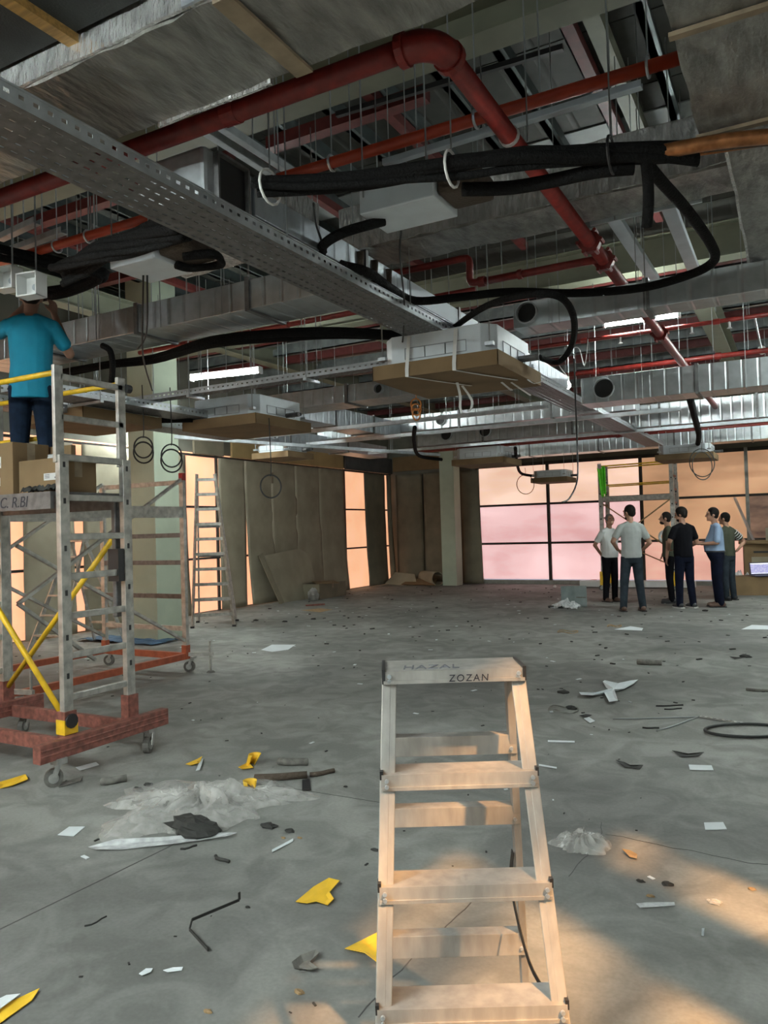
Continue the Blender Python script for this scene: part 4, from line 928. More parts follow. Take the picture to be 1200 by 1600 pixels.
# ---- far rolling tower by the windows
t = thing('rolling_tower', (-3.0, 17.55, 0), 'far rolling tower standing before the orange windows', 'scaffold')
X0, X1, Y0, Y1 = -3.87, -2.37, 17.2, 17.85
for x in (X0, X1):
    for y_ in (Y0, Y1):
        MB().box(x - .045, x + .045, y_ - .03, y_ + .03, .2, 2.36).build('lower_stile', 'aluminium', t)
        MB().box(x - .04, x + .04, y_ - .055, y_ - .03, 2.0, 2.82).build('upper_stile', 'aluminium', t)
        MB().box(x - .07, x + .07, y_ - .06, y_ + .06, .12, .42).build('base_socket', 'yellow_paint', t)
        caster(t, x - .05, y_, .06, .13, .2)
        m = MB()
        for k in range(8): m.box(x - .012, x + .012, y_ - .058, y_ - .03, .45 + k * .28, .48 + k * .28)
        m.build('slot', 'black_plastic', t)
    for k in range(9): MB().bar((x, Y0, .45 + k * .29), (x, Y1, .45 + k * .29), .03, .035).build('rung', 'red_base', t)
for y_ in (Y0, Y1):
    MB().bar((X0, y_, 2.03), (X1, y_, 2.03), .04, .1).build('deck_beam', 'aluminium', t)
    MB().cyl((X0, y_, 2.76), (X1, y_, 2.78), .016, n=8).build('guard_rail', 'yellow_paint', t); MB().cyl((X0, y_, 2.33), (X1, y_, 2.35), .014, n=8).build('guard_rail', 'yellow_paint', t)
MB().box(X0, X1, Y0, Y1, 2.06, 2.09).build('deck', 'galv_dull', t)
for y_, a, b in ((Y0, (X1, 2.0), (X0, .9)), (Y0, (X0, 1.95), (X1, .85)), (Y1, (X0 + .3, 1.0), (X1, .45))): MB().cyl((a[0], y_, a[1]), (b[0], y_, b[1]), .014, n=8).build('diagonal_brace', 'debris_tan', t)
MB().box(-4.6, X1 + .3, Y1 + .1, Y1 + .32, .02, .16).build('kick_board', 'white_plastic', t)
def rag(u, v): 
    w_ = .12 + .1 * v; return V(X0 + .06 + .16 * (u - .5) * (1.2 - .5 * v) + .02 * math.sin(u * 18) + .03 * v, Y0 - .09 - .03 * math.cos(u * 14), 2.72 - .62 * v - .04 * math.sin(u * 7))
tag(MB().grid(rag, 18, 14).build('safety_vest', 'lime_cloth', smooth=True, solid=.006), 'lime green vest hung on the far tower frame', 'vest')
p = V(-2.62, 16.9, 1.17)
o = tag(MB().tube([V(-2.54, 17.12, 1.17) + V(.10 * math.cos(k * math.tau / 20), 0, .11 * math.sin(k * math.tau / 20)) for k in range(20)], .035, 8, closed=True).build('tape_roll', 'white_plastic', smooth=True), 'white roll hung on the far tower beside the men', 'roll')
# ================================================================== PEOPLE
def remesh(mb, voxel, name, mt, parent, smooth=3, local=True):
    me = bpy.data.meshes.new(name); me.from_pydata([tuple(v) for v in mb.v], [], mb.f)
    ob = bpy.data.objects.new(name + '_tmp', me); COL.objects.link(ob)
    m = ob.modifiers.new('r', 'REMESH'); m.mode = 'VOXEL'; m.voxel_size = voxel; m.use_smooth_shade = True
    s_ = ob.modifiers.new('s', 'SMOOTH'); s_.iterations = smooth; s_.factor = .5
    dg = bpy.context.evaluated_depsgraph_get(); me2 = bpy.data.meshes.new_from_object(ob.evaluated_get(dg))
    bpy.data.objects.remove(ob); me2.name = name; me2.materials.clear(); me2.materials.append(MT[mt])
    me2.polygons.foreach_set('use_smooth', [True] * len(me2.polygons))
    o = bpy.data.objects.new(name, me2); COL.objects.link(o); o.parent = parent; WM[o.name] = WM[parent.name]; return o
def hand(m, wr, d, side, curl=.5, s=1.0, up=V(0, 0, 1)):
    """palm and five fingers from the wrist along d"""
    d = d.normalized(); lat = d.cross(up)
    lat = lat.normalized() if lat.length > .01 else V(1, 0, 0)
    nrm = lat.cross(d)
    pc = wr + d * .085 * s
    for k in range(4): m.rcone(wr + d * .01 + lat * (k - 1.5) * .013 * s, .015 * s, pc + lat * (k - 1.5) * .02 * s, .012 * s, 8)
    for k, L in enumerate((.062, .075, .07, .052)):
        b0 = pc + lat * (k - 1.5) * .021 * s; d1 = (d - nrm * curl * .6).normalized(); d2 = (d - nrm * curl * 1.8).normalized()
        b1 = b0 + d1 * L * .55 * s; m.rcone(b0, .010 * s, b1, .0095 * s, 8); m.rcone(b1, .0095 * s, b1 + d2 * L * .5 * s, .008 * s, 8)
    tb = wr + d * .03 * s + lat * side * .026 * s; t1 = tb + (d * .6 + lat * side * .75 - nrm * .3).normalized() * .045 * s
    m.rcone(tb, .014 * s, t1, .011 * s, 8); m.rcone(t1, .011 * s, t1 + (d - nrm * .4).normalized() * .03 * s, .009 * s, 8)
def person(label, loc, rz, Hh=1.74, shirt='grey_cloth', trousers='jeans_grey', shoe='shoe_dark', hairm='hair', skin='skin', arms=None, legs=None, head=(0, 0), belly=0, lean=0, vox=.011, shorts=False, collar=False, beard=False, sleeve=.62, hair_vol=1.0, sole=None, stripes=False, neck_f=.03, tucked=False, worker=False):
    t = thing('person', loc, label, 'person', rz); k = Hh / 1.75; S = lambda v: Vector(v) * k
    hipz, shz = .92, 1.43
    def lz(p): p = Vector(p); f = max(0, p.z - hipz); return V(p.x, p.y + lean * f, p.z)      # forward lean above the hips
    sh = {s_: lz((s_ * .168, 0, 1.385)) for s_ in (-1, 1)}
    arms = arms or {s_: [(s_ * .24, -.02, 1.15), (s_ * .25, .06, .90)] for s_ in (-1, 1)}
    legs = legs or {s_: [(s_ * .10, .01, .49), (s_ * .11, -.02, .08)] for s_ in (-1, 1)}
    nb = lz((0, neck_f * .3, 1.46)); hc = lz((0, neck_f + .02, 1.635))
    # body: one continuous surface
    b = MB(); torso = [(.86, .135, .095, 0, 0), (.95, .16, .115, 0, 0), (1.08, .145, .105 + belly * .5, 0, belly * .4), (1.22, .16, .11 + belly * .3, 0, belly * .25), (1.33, .165, .105, 0, 0), (1.41, .125, .08, 0, 0), (1.48, .06, .055, 0, 0)]
    def tors(g, gz=0): return [(z, (rx + g), (ry + g), cx, cy + lean * max(0, z - hipz)) for z, rx, ry, cx, cy in torso]
    b.loft(tors(-.012)); b.rcone(nb - V(0, 0, .03), .058, lz((0, neck_f * .8, 1.55)), .052)
    for s_ in (-1, 1):
        e, wv = Vector(arms[s_][0]), Vector(arms[s_][1])
        b.rcone(sh[s_], .056, e, .040); b.rcone(e, .040, wv, .028)
        hd = arms[s_][2] if len(arms[s_]) > 2 else (wv - e)
        hand(b, wv, Vector(hd), -s_, arms[s_][3] if len(arms[s_]) > 3 else .5)
        kn, an = Vector(legs[s_][0]), Vector(legs[s_][1]); hp = V(s_ * .085, 0, .86)
        b.rcone(hp, .076, kn, .055); b.rcone(kn, .056, an, .038)
        b.rcone(an + V(0, -.03, -.035), .035, an + V(0, .14, -.05), .028)
    R = Matrix.Rotation(head[0], 3, 'Z') @ Matrix.Rotation(-head[1], 3, 'X')
    def hd_(v): return hc + R @ Vector(v)
    b.ell(hc + R @ V(0, -.008, .02), .076, .096, .098, 18, 12, R); b.ell(hd_((0, .022, -.045)), .058, .07, .075, 16, 10, R)
    b.rcone(hd_((0, .05, -.085)), .03, hd_((0, .078, -.095)), .02, 10)
    b.rcone(hd_((0, .09, .01)), .011, hd_((0, .112, -.025)), .017, 8)
    b.rcone(hd_((-.02, .088, -.06)), .009, hd_((.02, .088, -.06)), .009, 8)
    b.rcone(hd_((-.05, .078, .035)), .014, hd_((.05, .078, .035)), .014, 8)
    for s_ in (-1, 1): b.ell(hd_((s_ * .078, -.005, -.01)), .012, .022, .034, 10, 7, R)
    b.v = [S(v) for v in b.v]; body = remesh(b, vox, 'body', skin, t)
    e_ = MB()
    for s_ in (-1, 1): e_.ell(S(hd_((s_ * .032, .088, .008))), .012, .008, .008, 8, 6)
    e_.build('eyes', 'eye', body, smooth=True, local=True)
    # clothing
    hem = .965 if tucked else (.80 if worker else .885); bl = belly
    c = MB().loft([(hem, .172, .128 + bl * .3, 0, bl * .2), (.97, .172, .128 + bl * .45, 0, bl * .35), (1.08, .160, .122 + bl * .6, 0, bl * .45 + lean * .16), (1.22, .168, .122 + bl * .3, 0, bl * .25 + lean * .3), (1.33, .176, .118, 0, lean * .41), (1.41, .140, .092, 0, lean * .49), (1.46, .085, .07, 0, lean * .54)])
    for s_ in (-1, 1):
        e = Vector(arms[s_][0]); end = sh[s_] + (e - sh[s_]) * sleeve; c.rcone(sh[s_], .062, end, .062, 12); c.rcone(lz((s_ * .05, 0, 1.435)), .06, sh[s_], .060)
    if collar: c.tube([nb + V(.068 * math.cos(a), .06 * math.sin(a) + .01, .0 + .012 * math.sin(a) * -1) for a in [q * math.tau / 16 for q in range(16)]], .014, 8, closed=True)
    c.v = [S(v) for v in c.v]; sh_o = remesh(c, vox, 'shirt', shirt, t, 2)
    if stripes:
        m = MB(); e = Vector(arms[1][0]); ax = (e - sh[1]).normalized()
        for f in (.15, .3, .45, .58):
            q = sh[1] + (e - sh[1]) * f; o1 = ax.orthogonal().normalized(); o2 = ax.cross(o1)
            m.tube([S(q + (o1 * math.cos(a) + o2 * math.sin(a)) * .069) for a in [z * math.tau / 16 for z in range(16)]], .007, 6, closed=True)
        m.build('sleeve_stripes', 'white_cloth', sh_o, smooth=True, local=True)
    p = MB().loft([(.80, .15, .105, 0, 0), (.88, .168, .12 + belly * .2, 0, belly * .1), (.97, .166, .12 + belly * .42, 0, belly * .3), (1.01, .160, .116 + belly * .45, 0, belly * .35)])
    for s_ in (-1, 1):
        kn, an = Vector(legs[s_][0]), Vector(legs[s_][1]); hp = V(s_ * .085, 0, .87)
        p.rcone(hp, .098, kn, .074)
        if not shorts: p.rcone(kn, .073, an + V(0, 0, -.01), .06)
        else: p.rcone(kn, .078, kn + (an - kn) * .1, .08)
    p.v = [S(v) for v in p.v]; tr = remesh(p, vox, 'trousers', trousers, t, 2)
    if tucked: MB().tube([S((.166 * math.cos(a), (.12 + belly * .45) * math.sin(a) + belly * .32, .985)) for a in [q * math.tau / 20 for q in range(20)]], .016 * k, 6, closed=True).build('belt', 'black_plastic', tr, smooth=True, local=True)
    for s_ in (-1, 1):
        an = Vector(legs[s_][1]); f = MB().rcone(an + V(0, -.035, -.03), .046, an + V(0, .06, -.035), .043, 10).rcone(an + V(0, .05, -.04), .044, an + V(0, .16, -.048), .036, 10)
        zz = an.z - .078; f.v = [S(V(v.x, v.y, max(v.z, zz))) for v in f.v]; sho = remesh(f, .009, 'shoe', shoe, t, 1)
        q = MB().prism([(-.042, -.085), (.042, -.085), (.047, .06), (.04, .17), (0, .2), (-.04, .17), (-.047, .06)], S((an.x, an.y, an.z - .082)), (k, 0, 0), (0, k, 0), .02); q.build('sole', sole or 'black_plastic', sho, local=True)
    h = MB().ell(hc + R @ V(0, -.018, .034), .086 * hair_vol, .1 * hair_vol, .1 * hair_vol, 18, 12, R).ell(hd_((0, -.05, -.01)), .076, .058, .075, 14, 9, R)
    for s_ in (-1, 1): h.rcone(hd_((s_ * .074, .02, .03)), .014, hd_((s_ * .076, .022, -.02)), .010, 8)
    hv = []
    cut = R.transposed()
    for v in h.v:
        l = cut @ (v - hc)
        if l.y > .062 and l.z < .066: l.y = .062 - (.066 - l.z) * .2
        hv.append(S(hc + R @ l))
    h.v = hv; remesh(h, .009, 'hair', hairm, t, 2)
    if beard:
        q = MB().ell(hd_((0, .045, -.085)), .052, .055, .04, 14, 8, R); q.v = [S(v) for v in q.v]; remesh(q, .009, 'beard', 'hair', t, 1)
    return t
A0 = YAW
def foot(px, py): p = fz(px, py, 0); return (p.x, p.y, 0)
R_ = math.radians
# worker on the near tower, arms raised to the junction boxes
person('worker in teal T-shirt and dark jeans reaching up on the tower', (-4.93, 3.68, 1.80), A0 + R_(12), 1.60, 'teal_cloth', 'denim_dark', 'shoe_dark', arms={-1: [(-.30, .12, 1.34), (-.10, .24, 1.62), (.1, .1, 1), .6], 1: [(.27, .12, 1.20), (.13, .25, 1.56), (-.1, .1, 1), .6]}, head=(R_(10), R_(12)), vox=.009, shorts=False, lean=-.03, skin='skin_dark', worker=True)
person('man in white polo shirt with hands behind his back', foot(955, 940), A0 + R_(-158), 1.66, 'white_cloth', 'black_cloth', 'shoe_brown', 'hair_grey', arms={-1: [(-.26, -.12, 1.14), (-.08, -.2, .98), (1, -.1, -.2)], 1: [(.26, -.12, 1.14), (.06, -.21, .96), (-1, -.1, -.2)]}, head=(R_(-15), R_(-14)), belly=.06, collar=True, beard=False)
person('man in grey T-shirt seen from behind, hands on hips', foot(990, 955), A0 + R_(-4), 1.78, 'grey_cloth', 'jeans_grey', 'shoe_brown', arms={-1: [(-.31, -.06, 1.16), (-.20, .10, 1.02), (.6, .7, -.3)], 1: [(.29, -.04, 1.13), (.21, .12, 1.0), (-.4, .8, 0)]}, legs={-1: [(-.13, .01, .49), (-.165, -.02, .08)], 1: [(.11, .01, .49), (.15, -.02, .08)]}, head=(R_(35), R_(8)), beard=True)
person('man in black T-shirt and dark jeans seen from behind', foot(1072, 950), A0 + R_(14), 1.72, 'black_cloth', 'navy_cloth', 'shoe_dark', arms={-1: [(-.27, .02, 1.16), (-.16, .2, 1.02), (.6, .6, 0)], 1: [(.27, .0, 1.14), (.17, .22, 1.02), (-.6, .6, 0)]}, legs={-1: [(-.10, .02, .49), (-.10, .03, .08)], 1: [(.10, .0, .49), (.12, -.04, .08)]}, head=(R_(40), R_(14)), hair_vol=1.07, belly=.05, sole='sole_white', beard=True)
p = fz(1052, 946, 0); person('man in dark green shirt half hidden behind the black T-shirt', (p.x - .10, p.y + .45, 0), A0 + R_(70), 1.66, 'green_cloth', 'black_cloth', 'shoe_dark', arms={1: [(.25, .0, 1.14), (.25, .12, .92)], -1: [(-.25, .02, 1.14), (-.26, .05, .88)]}, head=(R_(0), R_(-5)), beard=True)
person('man in light blue shirt standing in profile facing left', foot(1123, 948), A0 + R_(78), 1.70, 'blue_cloth', 'navy_cloth', 'shoe_brown', arms={-1: [(-.24, .03, 1.14), (-.14, .27, 1.12), (.5, .8, .1)], 1: [(.24, .03, 1.14), (.14, .28, 1.12), (-.5, .8, .1)]}, head=(R_(2), R_(0)), belly=.09, collar=True, sleeve=.85, hair_vol=1.03, tucked=True)
p = fz(1143, 940, 0); person('man in striped shirt behind the blue shirt, hand on hip', (p.x - .05, p.y + .25, 0), A0 + R_(30), 1.62, 'green_cloth', 'jeans_grey', 'shoe_dark', arms={1: [(.40, -.10, 1.16), (.20, -.06, .98), (-.8, .3, -.1)], -1: [(-.25, .02, 1.14), (-.2, .12, .92)]}, head=(R_(20), 0), stripes=True, belly=.05)
# ================================================================== FAR AND FLOOR OBJECTS
# ---- cartons and laptop at the right edge
p = fz(1190, 928, 0)
carton('cardboard_box', 'long low carton carrying the laptop at the right edge', -1.35, .1, 16.55, 17.15, 0, .36, labels=((.48, .2, .22, .1),), rz=math.radians(8))
t = carton('cardboard_box', 'upright open carton behind the laptop', -1.05, -.1, 17.25, 17.7, 0, .98, open_=False, rz=math.radians(6))
MB().box(-.30, .06, -.232, -.226, .80, .84).build('hand_slot', 'black_plastic', t, local=True)
MB().box(-.34, .34, -.24, -.226, .1, .72).build('front_flap', 'cardboard', t, local=True)
tag(MB().box(-1.12, .2, 17.15, 17.85, .985, 1.05).build('cardboard_box', 'box_card', bevel=.005), 'flat carton lying on top of the upright carton', 'box')
tag(MB().box(-.62, .1, 17.3, 17.7, 1.05, 1.3).build('cardboard_box', 'cardboard', bevel=.005), 'small carton at the very top of the right-hand stack', 'box')
t = thing('laptop', (-.72, 16.75, .37), 'open laptop with violet screen on the low carton', 'laptop', A0 - R_(4))
MB().box(-.19, .19, -.26, -.01, 0, .02).build('keyboard_base', 'screen_body', t, local=True, bevel=.003)
MB().bar((0, 0, .015), (0, .05, .26), .39, .012, (0, -1, .2)).build('lid', 'screen_body', t, local=True)
mat('laptop_screen', (.1, .1, .4), .3, emit=True, col2=(.85, .8, 1), scale=30, es=.42, stretch=(1, 1, 3), lo=.1, hi=.9)
mat('laptop_bar', (.9, .9, .98), .3, emit=(.85, .85, 1), es=.8)
sc = MB().bar((0, -.010, .04), (0, .035, .245), .355, .004, (0, -1, .2)).build('screen', 'laptop_screen', t, local=True)
m = MB().bar((0, -.014, .044), (0, -.0115, .056), .355, .005, (0, -1, .2)).bar((0, .0265, .228), (0, .031, .245), .355, .006, (0, -1, .2)); m.build('window_bars', 'laptop_bar', sc, local=True)
tag(MB().bar((-.52, 18.2, .012), (-1.25, 18.55, 1.98), .07, .03).build('metal_profile', 'galv_bright'), 'bright metal profile leaning beside the far right window', 'profile')
def filmblob(name, label, px, py, w_, d, h, seed, mt='film_white', rz=0, fq=4.0, cat='plastic', nn=34):
    c = fz(px, py, 0)
    def fn(u, v):
        x, y = (u - .5) * w_, (v - .5) * d; e = max(0, 1 - ((2 * u - 1) ** 2 + (2 * v - 1) ** 2) * .8)
        z = h * (e ** .6) * (.35 + .9 * abs(noise.noise(V(u * fq, v * fq, seed)))) + .25 * h * abs(noise.noise(V(u * fq * 3, v * fq * 3, seed + 4)))
        sx = 1 + .4 * noise.noise(V(u * 2, v * 2, seed + 8)); q = V(x * sx + .06 * w_ * noise.noise(V(u * 6, v * 6, seed + 2)), y * sx + .08 * d * noise.noise(V(u * 6, v * 6, seed + 3)), .004 + z)
        q.rotate(Matrix.Rotation(rz, 3, 'Z')); return c + q
    return tag(MB().grid(fn, nn, nn).build(name, mt, smooth=False), label, cat)
filmblob('plastic_sheet', 'crumpled clear plastic heap beside the right-hand cartons', 1152, 926, .7, .6, .5, 31)
# ---- bent steel sheet with litter beside it
t = thing('steel_sheet', fz(898, 948, 0), 'bent grey steel sheet standing on edge in mid floor', 'metal sheet', A0)
MB().box(-.24, 0, -.005, .005, 0, .38).build('left_wing', 'steel_sheet', t, local=True); MB().bar((0, 0, .19), (.20, -.09, .19), .006, .38, (0, 0, 1)).build('right_wing', 'steel_sheet', t, local=True)
MB().bar((.03, -.022, .17), (.19, -.094, .17), .01, .02).build('fold_line', 'debris_grey', t, local=True)
filmblob('plastic_sheet', 'crumpled clear wrapping in front of the steel sheet', 884, 950, .5, .35, .18, 41)
lump(fz(868, 950, 0), .14, .08, .03, 5, 'debris_dark', 'rubbish_scrap', 'dark red scrap beside the clear wrapping', 'scrap')
lump(fz(901, 947, 0), .06, .05, .05, 6, 'purple_print', 'rubbish_scrap', 'purple printed wrapper by the steel sheet', 'wrapper')
lump(fz(867, 918, 0), .04, .04, .04, 8, 'white_plastic', 'plastic_cup', 'small white cup at the foot of the pink window', 'cup', amp=.1)
t = thing('tool_case', fz(928, 917, 0), 'small clutter of tools beside the far tower base', 'tools')
for k in range(5): lump(fz(922 + k * 4, 916 - (k % 3) * 3, 0), .05, .05, .08, 50 + k, ('black_plastic', 'caster_metal', 'debris_dark')[k % 3], 'tool', parent=t)
# ---- things at the foot of the left wall
t = thing('leaning_panel', (-9.85, 13.35, 0), 'folded grey cardboard panel leaning on the left wall', 'panel', 0)
MB().bar((-9.62, 13.05, .0), (-9.93, 12.75, 1.05), .02, .14, (0, 1, .3)).build('panel', 'cardboard_dark', t)  # dark strip paints the shade of the gap beside the leaning sheet
MB().prism([(0, 0), (1.35, 0), (1.3, .95), (.95, 1.12), (-.35, 1.02)], (-9.70, 13.2, 0), (0, 1, 0), (-.2, 0, 1), .012).build('panel', 'cardboard', t)
t = carton('cardboard_box', 'collapsed low brown box by the left wall sheets', -9.75, -9.3, 14.0, 15.1, 0, .34, 'cardboard_dark', open_=True)
tag(MB().bar((-9.2, 14.2, .34), (-9.6, 14.6, .36), .5, .012).build('cardboard_flap', 'box_card'), 'loose cardboard flap lying on the collapsed box', 'cardboard')
lump(fz(490, 938, 0), .13, .10, .17, 12, 'foil', 'foil_bag', 'crumpled silver foil bag beside the collapsed box', 'bag', amp=.25)
tag(MB().bar(fz(478, 946, .02), fz(507, 944, .02), .05, .03).build('brick_red_bar', 'red_base'), 'short red bar lying before the foil bag', 'bar')
t = thing('cardboard_roll', fz(690, 912, 0), 'rolled cardboard lying at the foot of the far column', 'cardboard', 0)
a, b = V(-8.9, 18.45, .2), V(-8.25, 17.95, .2)
def rollf(u, v): q = a + (b - a) * u; ang = 5.2 * v + .5; r = .15 + .05 * v; return q + V(.6, .8, 0) * (r * math.cos(ang)) + V(0, 0, r * math.sin(ang) - .0)
MB().grid(rollf, 8, 18).build('roll', 'cardboard', t, smooth=True, solid=.008)
tag(MB().prism([(0, 0), (1.0, -.1), (.8, .35), (.2, .42)], (-9.85, 18.0, .03), (1, 0, 0), (0, .6, .7), .012).build('cardboard_flap', 'cardboard'), 'loose cardboard flap slumped in the far corner', 'cardboard')
tag(MB().prism([(0, 0), (1.0, -.05), (.9, .4), (.1, .42)], (-9.3, 17.9, .03), (1, 0, 0), (0, .8, .3), .012).build('cardboard_flap', 'box_card'), 'tan cardboard flap lying before the far corner sheets', 'cardboard')
# ---- debris on the floor
def starfilm(name, label, px, py, rx, ry, h, seed, mt, rz, amp=.5, cat='plastic'):
    """crumpled film: an irregular lobed sheet pleated from its centre"""
    c = fz(px, py, 0); N_, K_ = 72, 16
    def fn(u, v):
        a = u * math.tau; ca, sa = math.cos(a), math.sin(a); q = V(ca * 1.3, sa * 1.3, seed)
        R_ = (1 + amp * 1.5 * noise.noise(q * 1.2) + amp * .5 * noise.noise(q * 3.5)); r = .02 + .98 * v
        p = V(ca * rx * R_ * r, sa * ry * R_ * r, 0)
        pl = abs(noise.noise(V(ca * 4.2, sa * 4.2, seed + r * 1.5))) * 1.5 + .5 * abs(noise.noise(V(p.x * 16, p.y * 16, seed)))
        p.z = .004 + h * (1 - r ** 2.2) ** .8 * (.25 + pl) + .02 * h * abs(noise.noise(V(p.x * 40, p.y * 40, 1)))
        p += V(noise.noise(V(p.x * 9, p.y * 9, seed)), noise.noise(V(p.x * 9, p.y * 9, seed + 5)), 0) * .05 * rx
        p.rotate(Matrix.Rotation(rz, 3, 'Z')); return c + p
    return tag(MB().grid(fn, N_, K_).build(name, mt, smooth=True), label, cat)
def flat(name, label, px, py, pts, mt, cat='scrap', curl=.0, z=.003, th=.002):
    """flat piece; pts in photo pixels laid onto the floor, its edges curled up a little"""
    P_ = [fz(a, b, 0) for a, b in pts]; c = sum(P_, V(0, 0, 0)) / len(P_); m = MB(); n = len(P_)
    R1 = [c + (q - c) * .55 + V(0, 0, z) for q in P_]; R2 = [q + V(0, 0, z + curl * random.uniform(.2, 1)) for q in P_]
    vs = R1 + R2 + [c + V(0, 0, z)]; fs = [(k, (k + 1) % n, n + (k + 1) % n, n + k)[::-1] for k in range(n)] + [(2 * n, k, (k + 1) % n) for k in range(n)]
    return tag(m.add(vs, fs).build(name, mt, solid=th), label, cat)
def quadpx(x0, y0, x1, y1, w_):                     # thin strip between two pixels
    return [(x0, y0 - w_), (x1, y1 - w_), (x1, y1 + w_), (x0, y0 + w_)]
starfilm('plastic_sheet', 'large crumpled clear plastic sheet on the left floor', 312, 1262, .60, .36, .085, 71, 'plastic_film', A0)
starfilm('plastic_sheet', 'small clear plastic heap by the yellow paper cup', 398, 1243, .3, .16, .045, 75, 'plastic_film', A0)
starfilm('plastic_bag', 'crumpled clear plastic bag right of the step ladder', 912, 1322, .14, .10, .06, 79, 'plastic_film', A0, .25)
lump(fz(302, 1300, 0), .14, .09, .05, 14, 'debris_dark', 'black_rag', 'crumpled black rag in front of the plastic sheet', 'rag')
flat('plastic_strip', 'long pale plastic strip below the plastic sheet', 0, 0, [(138, 1326), (180, 1318), (260, 1312), (330, 1305), (370, 1306), (360, 1312), (270, 1322), (190, 1330), (150, 1332)], 'film_white', 'plastic', .02)
flat('paper_sheet', 'white square paper on the left floor', 0, 0, [(90, 1306), (108, 1293), (133, 1293), (115, 1308)], 'paper_white', 'paper', .004)
flat('yellow_paper', 'torn yellow paper lying before the ladder on the left', 0, 0, [(462, 1413), (490, 1390), (514, 1376), (531, 1383), (515, 1398), (522, 1410), (512, 1418), (494, 1413), (480, 1414)], 'yellow_paper', 'paper', .02)
flat('yellow_paper', 'torn yellow paper tucked behind the ladder stile', 0, 0, [(539, 1487), (590, 1460), (620, 1462), (604, 1502), (588, 1507), (570, 1495)], 'yellow_paper', 'paper', .02)
flat('yellow_paper', 'yellow and white paper cut off at the lower left corner', 0, 0, [(-25, 1590), (20, 1566), (62, 1548), (50, 1566), (0, 1602), (-25, 1620)], 'yellow_paper', 'paper', .006)
flat('paper_sheet', 'white backing paper beside the yellow sheet in the lower left corner', 0, 0, [(-30, 1582), (10, 1562), (32, 1560), (-10, 1592), (-30, 1600)], 'paper_white', 'paper', .004, .012)
flat('yellow_paper', 'yellow paper scrap at the left edge by the tower caster', 0, 0, [(-5, 1228), (15, 1222), (40, 1214), (44, 1221), (20, 1230), (0, 1234)], 'yellow_paper', 'paper', .02)
flat('yellow_paper', 'small yellow scrap behind the plastic sheet', 0, 0, [(290, 1196), (308, 1188), (316, 1186), (312, 1194), (298, 1198)], 'yellow_paper', 'paper', .02)
for px_, py_, lb in ((395, 1196, 'curled yellow paper tube behind the plastic sheet'), (391, 1240, 'yellow paper cup standing in the plastic sheet')):
    c = fz(px_, py_, 0); c.z = .002; k = 0 if px_ == 395 else 1
    tag(MB().grid(lambda u, v: c + V((.028 + .012 * v) * math.cos(5 * u) + .04 * (1 - k) * (v - .5), (.028 + .012 * v) * math.sin(5 * u), .075 * v), 12, 4).build('yellow_paper', 'yellow_paper', smooth=True, solid=.002), lb, 'paper')
flat('yellow_paper', 'flat yellow scrap beside the curled yellow tube', 0, 0, [(372, 1200), (388, 1194), (396, 1202), (378, 1204)], 'yellow_paper', 'paper', .01)
def foam(label, a, b, r=.02, mt='debris_grey', cat='foam tube', name='foam_tube', z=None):
    p0, p1 = fz(*a, 0), fz(*b, 0); d = (p1 - p0); s_ = d.cross(V(0, 0, 1)).normalized(); zz = r if z is None else z
    pts = [p0 + d * q + s_ * .01 * math.sin(q * 5) + V(0, 0, zz) for q in (0, .25, .5, .75, 1)]
    return tag(MB().tube(pts, [r, r * 1.05, r, r * .95, r], 10).build(name, mt, smooth=True), label, cat)
foam('dark foam tube left of the plastic sheet', (158, 1227), (198, 1222), .022)
foam('dark foam tube behind the yellow curled paper', (436, 1195), (480, 1197), .024)
foam('long grey foam tube right of the plastic sheet', (398, 1221), (480, 1217), .022, 'brown_foam')
foam('thin end of foam tube pointing right on the left floor', (484, 1214), (523, 1208), .014, 'brown_foam')
foam('grey foam tube lying in the open floor behind the ladder', (996, 1038), (1034, 1040), .028)
flat('tape_label', 'small black and white label beside the long foam tube', 0, 0, [(472, 1220), (484, 1218), (486, 1236), (472, 1237)], 'black_plastic', 'label', .004)
flat('paper_strip', 'narrow white paper strip by the small yellow scrap', 0, 0, [(306, 1206), (314, 1187), (318, 1188), (312, 1207)], 'paper_white', 'paper', .015)
flat('paper_strip', 'narrow white strip on the floor below the foam tubes', 0, 0, quadpx(425, 1332, 458, 1314, 2.0), 'paper_white', 'paper', .004)
flat('paper_scrap', 'two small white scraps on the left foreground floor', 0, 0, [(217, 1524), (228, 1516), (239, 1515), (236, 1521), (222, 1527)], 'paper_white', 'paper', .006)
flat('paper_scrap', 'small white scrap right of its twin in the foreground', 0, 0, [(255, 1519), (270, 1514), (286, 1514), (284, 1518), (262, 1521)], 'paper_white', 'paper', .006)
flat('paper_scrap', 'grey label strip at the foot of the near tower', 0, 0, [(118, 1200), (150, 1192), (155, 1196), (125, 1205)], 'paper_white', 'paper', .004)
flat('paper_scrap', 'torn beige strips under the near tower caster', 0, 0, [(88, 1226), (130, 1214), (126, 1222), (92, 1232)], 'debris_grey', 'paper', .006)
p0, p1, p2, p3 = fz(374, 1406, .03), fz(300, 1437, .03), fz(296, 1452, .012), fz(325, 1484, .012)
m = MB(); 
for a, b in ((p0 + V(0, 0, .03), p0), (p0, p1), (p1, p2), (p2, p3)): m.bar(a, b, .004, .011)
tag(m.build('strapping_band', 'debris_dark'), 'bent black strapping band on the left foreground floor', 'strap')
flat('foil_scrap', 'crumpled grey foil strip on the centre left floor', 0, 0, [(456, 1512), (470, 1500), (494, 1492), (499, 1498), (484, 1508), (497, 1518), (488, 1525), (472, 1518), (460, 1522)], 'debris_grey', 'scrap', .02)
foam('dark twisted strip on the floor near the cut joint', (337, 1340), (355, 1350), .008, 'debris_dark', 'scrap', 'rubber_strip')
